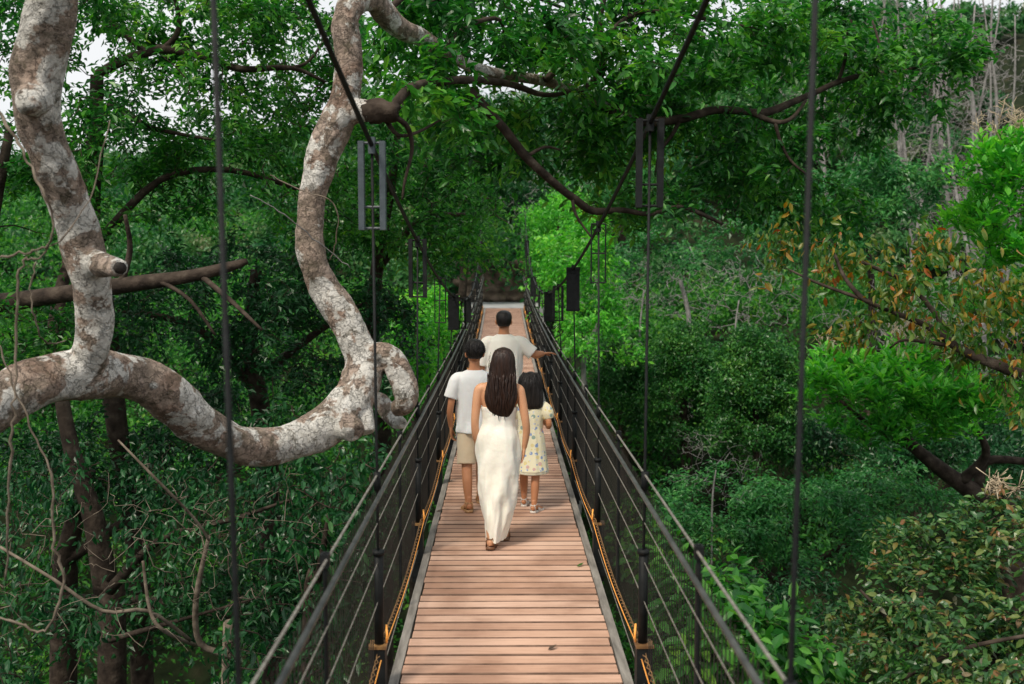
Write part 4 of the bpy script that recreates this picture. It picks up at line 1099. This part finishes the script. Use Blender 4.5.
def foot(mb, ankle, yaw, sc, heel_up=0.0, toe_x=0):
    """ankle point; foot pointing +Y turned by yaw, heel lifted by heel_up radians about the toes"""
    a = Vector(ankle); cy, sy = math.cos(yaw), math.sin(yaw)
    def f(x, y, z):
        # rotate round the ball of the foot (y=.13) for a raised heel
        y0 = .13; dy = y - y0
        if dy < 0:
            zz = z * math.cos(heel_up) - dy * math.sin(heel_up); yy = y0 + dy * math.cos(heel_up) + z * math.sin(heel_up) * .6
        else: yy, zz = y, z
        return (x * sc, yy * sc, zz * sc)
    base = Vector(f(0, 0, .075))
    def w(x, y, z):
        p = Vector(f(x, y, z)) - base
        return (a.x + p.x * cy + p.y * sy, a.y - p.x * sy + p.y * cy, a.z + p.z)
    pts = [w(0, -.052, .030), w(0, -.035, .036), w(0, 0, .042), w(0, .05, .040), w(.002, .10, .028), w(.003, .135, .020), (w(.002, .160, .016))]
    C = np.array(pts); m = len(pts)
    U = np.tile((cy, -sy, 0), (m, 1)); W = np.cross(norm(np.gradient(C, axis=0)), U)
    mb.rings(C, U, W, np.array([.014, .027, .030, .033, .038, .038, .030]) * sc, np.array([.018, .028, .034, .030, .021, .015, .011]) * sc, 16)
    limb(mb, [w(0, 0, .03), w(0, -.004, .075), w(0, -.006, .12)], [.030 * sc, .031 * sc, .030 * sc])
    for x, L in ((.022, .045), (.008, .040), (-.005, .036), (-.017, .030), (-.028, .024)):
        mb.tube([w(-x if toe_x else x, .145, .014), w(-x if toe_x else x, .145 + L * .6, .014), w(-x if toe_x else x, .145 + L, .009)], np.array([.0095, .009, .007]) * sc, k=8)
    return w


def sandal(root, w, sc, mat, name='sandal', straps=((.125, .03), (.05, .045)), ankle=True):
    mb = MB()
    pl = [(-.055, .022), (-.03, .034), (.02, .034), (.07, .036), (.12, .045), (.165, .043), (.195, .026)]
    top = []; bot = []
    V = []; n = len(pl)
    for (y, hw) in pl:
        V += [w(-hw, y, .0045), w(hw, y, .0045), w(-hw, y, -.016), w(hw, y, -.016)]
    Q = []
    for i in range(n - 1):
        a, b = i * 4, (i + 1) * 4
        Q += [(a, a + 1, b + 1, b), (a + 2, b + 2, b + 3, a + 3), (a, b, b + 2, a + 2), (a + 1, a + 3, b + 3, b + 1)]
    Q += [(0, 2, 3, 1), ((n - 1) * 4, (n - 1) * 4 + 1, (n - 1) * 4 + 3, (n - 1) * 4 + 2)]
    mb.add(V, Q)
    for y, h in straps:
        for dy in (-.008, .008):
            mb.tube([w(-.041, y + dy, .0), w(-.034, y + dy, h * .75), w(0, y + dy, h + .008), w(.034, y + dy, h * .75), w(.041, y + dy, .0)], .0048 * sc, k=6)
    if ankle:
        mb.tube([w(.034 * math.cos(a), .0 + .040 * math.sin(a) - .004, .075 + .01 * math.sin(a)) for a in np.linspace(0, 2 * math.pi, 14)], .0045 * sc, k=6)
        mb.tube([w(-.032, -.03, .0), w(-.030, -.038, .05), w(-.02, -.044, .078)], .0045 * sc, k=6)
        mb.tube([w(.032, -.03, .0), w(.030, -.038, .05), w(.02, -.044, .078)], .0045 * sc, k=6)
    return mb.build(name, mat, root, True)


def folds(amp, freq, seed, zf=1.5, tw=1.0, top=None):
    def f(A, k):
        m = len(A); a = np.arange(k) * 2 * math.pi / k
        mod = np.ones((m, k)); z = A[:, 2]; zr = (z.max() - z) / (z.max() - z.min())
        for i in range(m):
            g = amp * (zr[i] ** .8 if top is None else max(zr[i], top))
            for j in range(k):
                v = mnoise.noise(Vector((math.cos(a[j]) * freq, math.sin(a[j]) * freq + tw * z[i] * 1.2, z[i] * zf + seed)))
                v2 = mnoise.noise(Vector((math.cos(a[j]) * freq * 2.3, math.sin(a[j]) * freq * 2.3, z[i] * zf * 1.6 + seed * 2 + 7)))
                mod[i, j] = 1 + g * (v + .5 * v2)
        return mod
    return f


def hair_mod(amp, seed):
    def f(A, k):
        m = len(A); a = np.arange(k) * 2 * math.pi / k
        mod = np.ones((m, k))
        for i in range(m):
            zz = A[i, 2]
            for j in range(k):
                v = mnoise.noise(Vector((math.cos(a[j]) * 5, math.sin(a[j]) * 5, zz * 1.2 + seed))) + .7 * mnoise.noise(Vector((math.cos(a[j]) * 11, math.sin(a[j]) * 11, zz * 2 + seed)))
                mod[i, j] = 1 + amp * 1.5 * v
        return mod
    return f


def strands(mb, rng, c, n, ztop, zbot, rx, ry, wid, r=.004, back=True):
    """loose locks lying over the hair mass"""
    for _ in range(n):
        a = rng.uniform(math.pi * 1.02, math.pi * 1.98)      # rear half (-Y)
        x0 = math.cos(a) * rx * .55; y0 = math.sin(a) * ry * .6
        x1 = math.cos(a) * wid; y1 = math.sin(a) * ry * .8
        zb = zbot + rng.uniform(-.015, .05)
        pts = []
        for t in np.linspace(0, 1, 7):
            s_ = math.sin(min(1, t * 2.2) * math.pi / 2)
            x = x0 + (math.cos(a) * rx - x0) * s_ if t < .45 else math.cos(a) * rx + (x1 - math.cos(a) * rx) * ((t - .45) / .55)
            yv = y0 + (math.sin(a) * ry - y0) * s_ if t < .45 else math.sin(a) * ry + (y1 - math.sin(a) * ry) * ((t - .45) / .55)
            pts.append((c[0] + x + rng.normal(0, .003), c[1] + yv + rng.normal(0, .003), ztop + (zb - ztop) * t ** 1.15))
        mb.tube(cr_np(np.array(pts), 3), np.linspace(r, r * .4, 19), k=5)


SK_W = skin_mat('light_brown_skin', (.52, .26, .14), (.60, .32, .18))
SK_K = skin_mat('tan_skin', (.42, .18, .085), (.52, .235, .115))
VOX = .0045
walkers = 'family walking away across the bridge'


def person(loc, label, rot=0):
    o = empty('person', loc, label, 'person', walkers)
    o.rotation_euler = (0, 0, rot)
    return o

# --- woman
px = P(496, 545, 7.72); Wm = person((px.x + .012, 7.62, 0), 'woman with long dark brown hair in a strapless cream ankle length dress')
mb = MB()
mb.sect([(0, 0, .70, .10, .09), (0, .0, .80, .148, .108), (0, .0, .88, .146, .104), (0, .0, .98, .125, .09), (0, .0, 1.06, .125, .092), (0, .004, 1.16, .145, .10), (0, 0, 1.24, .150, .092), (0, -.004, 1.30, .135, .070), (0, -.006, 1.335, .075, .052), (0, 0, 1.37, .050, .048), (0, .006, 1.42, .046, .046)], 28)
q = head(mb, (.028, .012, 1.478), .98)
Wm.scale = (.955, .955, .955)
limb(mb, [(-.068, 0, .82), (-.07, .0, .62), (-.060, -.04, .44), (-.050, -.11, .25), (-.042, -.16, .10)], [.078, .068, .053, .048, .033])      # trailing leg (near the camera)
limb(mb, [(.066, 0, .82), (.066, .10, .62), (.065, .17, .45), (.060, .16, .26), (.055, .14, .085)], [.078, .068, .053, .050, .033])
wL = foot(mb, (-.042, -.165, .088), R(4), 1.0, .25, 1)
wR = foot(mb, (.055, .135, .087), R(-6), 1.0, 0)
sh = 1.262
limb(mb, [(-.10, 0, 1.268), (-.150, -.004, sh), (-.172, -.012, 1.21), (-.190, -.035, 1.03), (-.188, -.015, .90), (-.172, .03, .80)], [.045, .046, .041, .033, .030, .021])
limb(mb, [(.10, 0, 1.268), (.150, -.004, sh), (.174, -.012, 1.21), (.212, -.03, 1.03), (.222, -.01, .92), (.205, .02, .79)], [.045, .046, .041, .033, .030, .021])
hand(mb, (-.170, .034, .79), (.03, .18, -1), (.1, 1, .1), .55, .95, palm=(1, 0, 0))
hand(mb, (.204, .022, .78), (-.12, .05, -1), (-.1, 1, .1), .55, .95, palm=(-1, 0, 0))
b = remesh(mb.build('body', SK_W, Wm, True), VOX, 2)
eyes(Wm, q, .98)
mb = MB()
mb.sect([(-.018, -.06, .060, .082, .135), (-.012, -.055, .13, .098, .15), (-.002, -.025, .26, .128, .185), (.0, -.005, .42, .152, .178), (0, .0, .60, .168, .158), (0, .0, .74, .182, .144), (0, 0, .88, .174, .128), (0, 0, .98, .137, .100), (0, 0, 1.06, .138, .101), (0, .003, 1.10, .147, .108), (0, .003, 1.122, .149, .109)],
        72, folds(.38, 1.7, 3, 2.2, 4.2), 8)
DR = cloth_mat('cream_satin', (.78, .76, .66), (.85, .84, .76), rough=.42, bump=.3)
mb.build('dress', DR, Wm, True)
SM = noise_mat('brown_leather', [(.3, (.13, .06, .03)), (.7, (.24, .12, .06))], scale=20, rough=.5, bump=.1)
sandal(Wm, wL, 1.0, SM); sandal(Wm, wR, 1.0, SM)
hr = np.random.RandomState(2)
mb = MB()
mb.sect([(.03, -.06, 1.03, .020, .012), (.025, -.075, 1.05, .052, .022), (.018, -.08, 1.095, .090, .036), (.014, -.08, 1.15, .114, .046), (.016, -.072, 1.22, .126, .052), (.022, -.052, 1.33, .113, .062), (.027, -.028, 1.43, .100, .084), (.028, -.012, 1.50, .095, .098), (.028, -.008, 1.55, .082, .090), (.028, -.006, 1.585, .055, .064), (.028, -.006, 1.602, .015, .02)], 64, hair_mod(.05, 1), 6)
strands(mb, hr, (.024, -.012), 150, 1.580, 1.03, .106, .098, .088)
HB = hair_mat('dark_brown_hair', (.010, .005, .0035), (.034, .015, .009))
for _ in range(60):      # flyaway hairs at the outline
    a = hr.uniform(0, 6.28); z = hr.uniform(1.22, 1.57); f = .126 if z < 1.3 else .10
    p = np.array([.02 + math.cos(a) * f, -.05 * (1.6 - z) / .5 - .01 + math.sin(a) * f * .6, z])
    mb.tube([p, p + np.array([math.cos(a) * .014, 0, -.04]), p + np.array([math.cos(a) * .008, 0, -.10])], .0013, k=3)
for _ in range(46):      # loose waving locks of unequal length
    a = hr.uniform(math.pi * 1.04, math.pi * 1.96); x0 = .022 + math.cos(a) * .112; y0 = -.052 + math.sin(a) * .056; ph = hr.uniform(0, 6.28); L_ = hr.uniform(.22, .36)
    zt = hr.uniform(1.30, 1.42); zb = max(zt - L_, 1.02 + .10 * abs(math.cos(a)) ** 2)
    pts = [(x0 * (1 - .28 * u * u) + .007 * math.sin(ph + u * 9) * (.3 + u), y0 - .022 * math.sin(math.pi * u), zt + (zb - zt) * u) for u in np.linspace(0, 1, 14)]
    mb.tube(pts, np.array([.004] + [.0075] * 9 + [.006, .005, .003, .001]), k=6)
mb.build('hair', HB, Wm, True)
Wm.rotation_euler.z = R(-4); Wm.rotation_euler.y = R(.8)

# --- boy
px = P(468, 500, 9.0); Bm = person((P(475, 480, 8.8).x, 8.80, 0), 'boy in a white t-shirt and khaki shorts walking beside the left rail')
mb = MB()
mb.sect([(0, 0, .66, .09, .08), (0, 0, .74, .135, .10), (0, 0, .86, .125, .092), (0, 0, 1.0, .135, .09), (0, 0, 1.12, .15, .088), (0, 0, 1.19, .13, .07), (0, -.004, 1.225, .07, .05), (0, 0, 1.26, .048, .047), (0, .004, 1.31, .045, .045)], 24)
q = head(mb, (0, .01, 1.375), .97, R(4))
limb(mb, [(-.07, 0, .76), (-.075, -.04, .58), (-.078, -.08, .42), (-.078, -.14, .26), (-.070, -.17, .09)], [.08, .064, .048, .044, .030])
limb(mb, [(.07, 0, .76), (.07, .08, .58), (.07, .16, .42), (.065, .16, .26), (.06, .17, .09)], [.08, .064, .048, .044, .030])
wL = foot(mb, (-.070, -.17, .088), R(-8), .98, .12, 1); wR = foot(mb, (.06, .17, .088), R(6), .98, 0)
limb(mb, [(-.10, 0, 1.16), (-.15, 0, 1.15), (-.185, -.005, 1.06), (-.212, -.02, .93), (-.222, .0, .83), (-.210, .04, .72)], [.04, .042, .038, .030, .027, .020])
limb(mb, [(.10, 0, 1.16), (.15, 0, 1.15), (.185, -.005, 1.06), (.205, -.01, .93), (.21, .04, .83), (.195, .10, .73)], [.04, .042, .038, .030, .027, .020])
hand(mb, (-.209, .042, .715), (.05, .05, -1), (.2, 1, .1), .7, .95, palm=(1, 0, 0)); hand(mb, (.195, .102, .725), (0, .35, -1), (-.2, 1, .2), .6, .92, palm=(-1, 0, 0))
remesh(mb.build('body', SK_K, Bm, True), VOX, 2); eyes(Bm, q, .97)
mb = MB()
mb.sect([(0, -.005, .680, .176, .135), (0, -.005, .72, .177, .135), (0, -.003, .82, .168, .125), (0, 0, .95, .160, .112), (0, 0, 1.08, .168, .105), (0, 0, 1.16, .165, .095), (0, 0, 1.205, .125, .074), (0, 0, 1.232, .070, .057)], 64, folds(.20, 1.6, 8, 3.6, 2.6), 6)
for e in (-1, 1):
    limb(mb, [(e * .10, 0, 1.165), (e * .155, 0, 1.145), (e * .19, -.002, 1.06), (e * .214, -.006, .985)], [.05, .062, .062, .064], 20)
TS = cloth_mat('white_cotton', (.74, .75, .74), (.82, .83, .82))
remesh(mb.build('t_shirt', TS, Bm, True), .007, 2)
mb = MB()
limb(mb, [(-.062, 0, .76), (-.074, -.02, .62), (-.080, -.06, .50), (-.084, -.085, .405)], [.088, .088, .084, .086], 24, flat=.98)
limb(mb, [(.062, 0, .76), (.072, .05, .62), (.076, .10, .50), (.078, .13, .41)], [.088, .088, .084, .086], 24)
mb.sect([(0, 0, .66, .14, .10), (0, 0, .76, .148, .108), (0, 0, .80, .140, .10)], 24)
remesh(mb.build('shorts', cloth_mat('khaki_cotton', (.54, .43, .29), (.63, .52, .37)), Bm, True), .007, 2)
SB = noise_mat('tan_leather', [(.3, (.34, .19, .08)), (.7, (.46, .27, .13))], scale=20, rough=.5, bump=.1)
sandal(Bm, wL, .98, SB, straps=((.125, .03), (.08, .036), (.05, .045))); sandal(Bm, wR, .98, SB)
mb = MB()
mb.sect([(0, -.030, 1.335, .052, .050), (0, -.024, 1.36, .070, .072), (0, -.012, 1.40, .083, .092), (0, -.004, 1.44, .084, .096), (0, -.002, 1.475, .072, .084), (0, -.002, 1.497, .048, .058), (0, -.002, 1.508, .014, .02)], 48, hair_mod(.07, 5), 5)
hr = np.random.RandomState(9)
for _ in range(260):
    a = hr.uniform(0, 6.28); e = hr.uniform(-.1, 1.45); p = np.array([math.cos(a) * math.cos(e) * .080, -.005 + math.sin(a) * math.cos(e) * .092, 1.415 + math.sin(e) * .09])
    if p[1] > .055 and p[2] < 1.45: continue
    d = norm(np.array([math.cos(a) * .4, math.sin(a) * .4 - .1, -.55 + .5 * math.sin(e)])); mb.tube([p, p + d * .018, p + d * .030 + np.array([0, 0, -.006])], [.0035, .003, .0012], k=4)
HK = hair_mat('black_hair', (.006, .005, .005), (.020, .016, .014))
mb.build('hair', HK, Bm, True); Bm.rotation_euler.z = R(6)

# --- girl
Gm = person((P(530.5, 480, 8.7).x, 8.70, 0), 'small girl with black bob hair in a pale yellow floral dress near the right rail')
mb = MB()
s = .80
mb.sect([(0, 0, .54, .07, .065), (0, 0, .62, .112, .085), (0, 0, .72, .098, .075), (0, 0, .80, .105, .078), (0, 0, .90, .118, .074), (0, 0, .955, .10, .058), (0, -.003, .985, .055, .042), (0, 0, 1.01, .038, .038), (0, .003, 1.05, .037, .037)], 24)
q = head(mb, (0, .01, 1.11), .90, R(-8))
limb(mb, [(-.052, 0, .62), (-.062, .06, .48), (-.070, .12, .34), (-.072, .14, .20), (-.07, .13, .075)], [.062, .050, .038, .036, .024])
limb(mb, [(.052, 0, .62), (.052, -.03, .48), (.050, -.05, .34), (.046, -.08, .20), (.042, -.10, .075)], [.062, .050, .038, .036, .024])
wL = foot(mb, (-.07, .13, .072), R(0), .80, 0, 1); wR = foot(mb, (.042, -.10, .072), R(20), .80, .05)
limb(mb, [(-.07, 0, .93), (-.11, 0, .92), (-.14, -.005, .86), (-.165, -.01, .76), (-.150, .03, .66)], [.032, .033, .029, .024, .017])
limb(mb, [(.07, 0, .93), (.11, 0, .92), (.145, -.01, .86), (.165, -.03, .765), (.150, .05, .735), (.135, .12, .74)], [.032, .033, .029, .025, .022, .017])
hand(mb, (-.150, .032, .655), (-.05, .1, -1), (.1, 1, .1), .6, .78, palm=(1, 0, 0)); hand(mb, (.134, .125, .741), (-.3, 1, .1), (-.3, 0, 1), .7, .78, palm=(-1, -.2, 0))
remesh(mb.build('body', SK_K, Gm, True), VOX * .9, 2); eyes(Gm, q, .9)
mb = MB()
mb.sect([(0, -.01, .355, .165, .135), (0, -.008, .40, .158, .128), (0, 0, .52, .142, .112), (0, 0, .64, .128, .098), (0, 0, .74, .110, .088), (0, 0, .84, .118, .088), (0, 0, .92, .118, .078), (0, 0, .96, .085, .062), (0, 0, .975, .060, .05)], 72, folds(.22, 2.0, 12, 1.0, .3), 6)
for e in (-1, 1):
    limb(mb, [(e * .075, 0, .925), (e * .115, 0, .915), (e * .148, -.004, .865), (e * .160, -.006, .815)], [.038, .052, .058, .046], 20)
remesh(mb.build('dress', floral_mat(), Gm, True), .006, 1)
mb = MB(); mb.sect([(0, -.01, .335, .158, .128), (0, -.01, .36, .160, .130), (0, -.01, .375, .155, .126)], 72, folds(.22, 2.0, 12, 1.0, .3, 1.0), 4)
mb.build('hem', cloth_mat('cream_lace', (.70, .66, .50), (.78, .74, .58)), Gm, True)
SG = noise_mat('white_leather', [(.3, (.55, .50, .45)), (.7, (.70, .66, .6))], scale=20, rough=.5, bump=.1)
sandal(Gm, wL, .8, SG); sandal(Gm, wR, .8, SG, straps=((.125, .03), (.08, .036), (.05, .045)))
mb = MB()
mb.sect([(.012, -.035, .885, .030, .015), (.010, -.042, .90, .072, .034), (.006, -.044, .93, .104, .050), (0, -.038, .98, .117, .062), (0, -.026, 1.04, .114, .078), (0, -.014, 1.10, .106, .092), (0, -.007, 1.145, .096, .094), (0, -.004, 1.185, .076, .080), (0, -.004, 1.212, .048, .054), (0, -.004, 1.226, .014, .018)], 56, hair_mod(.05, 21), 6)
hr = np.random.RandomState(12); strands(mb, hr, (0, -.008), 90, 1.222, .90, .110, .096, .090, .0035)
mb.build('hair', HK, Gm, True); Gm.rotation_euler.z = R(-7)

# --- man
Mm = person((P(504, 450, 10.7).x, 10.75, dz(10.75)), 'man in a loose cream shirt leading the family with one arm held out')
mb = MB()
mb.sect([(0, 0, .76, .10, .09), (0, 0, .86, .165, .12), (0, 0, 1.0, .155, .115), (0, 0, 1.15, .170, .115), (0, 0, 1.28, .185, .108), (0, 0, 1.36, .155, .080), (0, -.004, 1.395, .080, .058), (0, 0, 1.43, .058, .056), (0, .004, 1.48, .055, .055)], 24)
q = head(mb, (0, .01, 1.545), 1.02, R(-10))
limb(mb, [(-.085, 0, .88), (-.09, .06, .66), (-.09, .12, .47), (-.085, .10, .28), (-.08, .08, .09)], [.095, .078, .058, .054, .036])
limb(mb, [(.085, 0, .88), (.09, -.06, .66), (.09, -.10, .47), (.085, -.18, .28), (.08, -.22, .09)], [.095, .078, .058, .054, .036])
wL = foot(mb, (-.08, .08, .088), 0, 1.08, 0, 1); wR = foot(mb, (.08, -.22, .095), 0, 1.08, .3)
limb(mb, [(.12, 0, 1.33), (.18, 0, 1.325), (.25, -.01, 1.27), (.325, -.02, 1.195), (.370, .0, 1.190), (.425, .04, 1.195)], [.055, .058, .054, .045, .041, .028])
limb(mb, [(-.12, 0, 1.33), (-.18, 0, 1.325), (-.215, -.01, 1.22), (-.245, -.02, 1.05), (-.24, .03, .93), (-.22, .10, .82)], [.05, .052, .048, .038, .035, .024])
hand(mb, (.425, .041, 1.195), (1, .25, .06), (0, 1, -.1), .35, 1.0, palm=(0, 0, -1)); hand(mb, (-.219, .102, .815), (0, .3, -1), (.1, 1, .1), .5, 1.0, palm=(1, 0, 0))
remesh(mb.build('body', SK_K, Mm, True), .005, 2); eyes(Mm, q, 1.02)
mb = MB()
mb.sect([(0, 0, .80, .205, .140), (0, 0, .84, .208, .142), (0, 0, .96, .200, .138), (0, 0, 1.10, .200, .134), (0, 0, 1.24, .208, .126), (0, 0, 1.33, .195, .108), (0, 0, 1.375, .135, .084), (0, 0, 1.41, .072, .064)], 64, folds(.22, 1.7, 30, 3.2, 2.6), 6)
limb(mb, [(.10, 0, 1.325), (.18, 0, 1.315), (.245, -.008, 1.255), (.315, -.015, 1.20)], [.06, .075, .074, .076], 20)
limb(mb, [(-.10, 0, 1.325), (-.18, 0, 1.31), (-.222, -.008, 1.20), (-.25, -.015, 1.07)], [.06, .075, .074, .076], 20)
remesh(mb.build('shirt', cloth_mat('cream_linen', (.76, .74, .66), (.83, .81, .74)), Mm, True), .008, 2)
mb = MB()
limb(mb, [(-.08, 0, .88), (-.088, .06, .66), (-.09, .12, .47), (-.086, .10, .28), (-.082, .085, .13)], [.11, .094, .080, .074, .072], 20)
limb(mb, [(.08, 0, .88), (.088, -.06, .66), (.09, -.10, .47), (.086, -.18, .28), (.082, -.215, .14)], [.11, .094, .080, .074, .072], 20)
mb.sect([(0, 0, .78, .16, .115), (0, 0, .90, .170, .125), (0, 0, .96, .16, .12)], 24)
remesh(mb.build('trousers', cloth_mat('beige_linen', (.46, .40, .31), (.54, .47, .38)), Mm, True), .009, 2)
sandal(Mm, wL, 1.08, SM); sandal(Mm, wR, 1.08, SM)
mb = MB()
mb.sect([(0, -.034, 1.495, .056, .050), (0, -.026, 1.53, .074, .076), (0, -.014, 1.575, .083, .094), (0, -.006, 1.615, .080, .094), (0, -.002, 1.645, .064, .076), (0, -.002, 1.660, .040, .048), (0, -.002, 1.667, .012, .018)], 48, hair_mod(.04, 15), 5)
mb.build('hair', HK, Mm, True)

# ------------------------------------------------------------------ light
w = bpy.data.worlds.new('World'); scene.world = w; w.use_nodes = True
nt = w.node_tree; N = nt.nodes; L = nt.links; N.clear()
SUN_EL, SUN_AZ = R(52), R(215)     # azimuth measured clockwise from +Y: behind the camera, to the left
sky = N.new('ShaderNodeTexSky'); sky.sky_type = 'NISHITA'; sky.sun_disc = False
sky.sun_elevation = SUN_EL; sky.sun_rotation = SUN_AZ; sky.dust_density = 3.0
b1 = N.new('ShaderNodeBackground'); b1.inputs['Strength'].default_value = .10; L.new(sky.outputs[0], b1.inputs['Color'])
tc = N.new('ShaderNodeTexCoord'); no = N.new('ShaderNodeTexNoise'); no.inputs['Scale'].default_value = 2.5; no.inputs['Detail'].default_value = 6
L.new(tc.outputs['Generated'], no.inputs['Vector'])
cr = ramp(N, [(.3, (.80, .83, .86)), (.7, (1.0, 1.0, .99))]); L.new(no.outputs['Fac'], cr.inputs['Fac'])
b2 = N.new('ShaderNodeBackground'); b2.inputs['Strength'].default_value = .92; L.new(cr.outputs[0], b2.inputs['Color'])
mx = N.new('ShaderNodeMixShader'); mx.inputs[0].default_value = .85
L.new(b1.outputs[0], mx.inputs[1]); L.new(b2.outputs[0], mx.inputs[2])
ow = N.new('ShaderNodeOutputWorld'); L.new(mx.outputs[0], ow.inputs['Surface'])
sd = bpy.data.lights.new('sun', 'SUN'); sd.energy = 3.0; sd.angle = R(13); sd.color = (1, .90, .76)
so = bpy.data.objects.new('sun', sd); COL.objects.link(so)
d = Vector((math.sin(SUN_AZ) * math.cos(SUN_EL), math.cos(SUN_AZ) * math.cos(SUN_EL), math.sin(SUN_EL)))
so.rotation_euler = d.to_track_quat('Z', 'Y').to_euler(); so.location = (0, 0, 40)

vs = scene.view_settings
vs.view_transform = 'Standard'; vs.look = 'None'; vs.exposure = 0.25; vs.gamma = 1; vs.use_curve_mapping = False
scene.cycles.max_bounces = 6; scene.cycles.diffuse_bounces = 3; scene.cycles.glossy_bounces = 2; scene.cycles.transmission_bounces = 3
scene.cycles.use_denoising = True
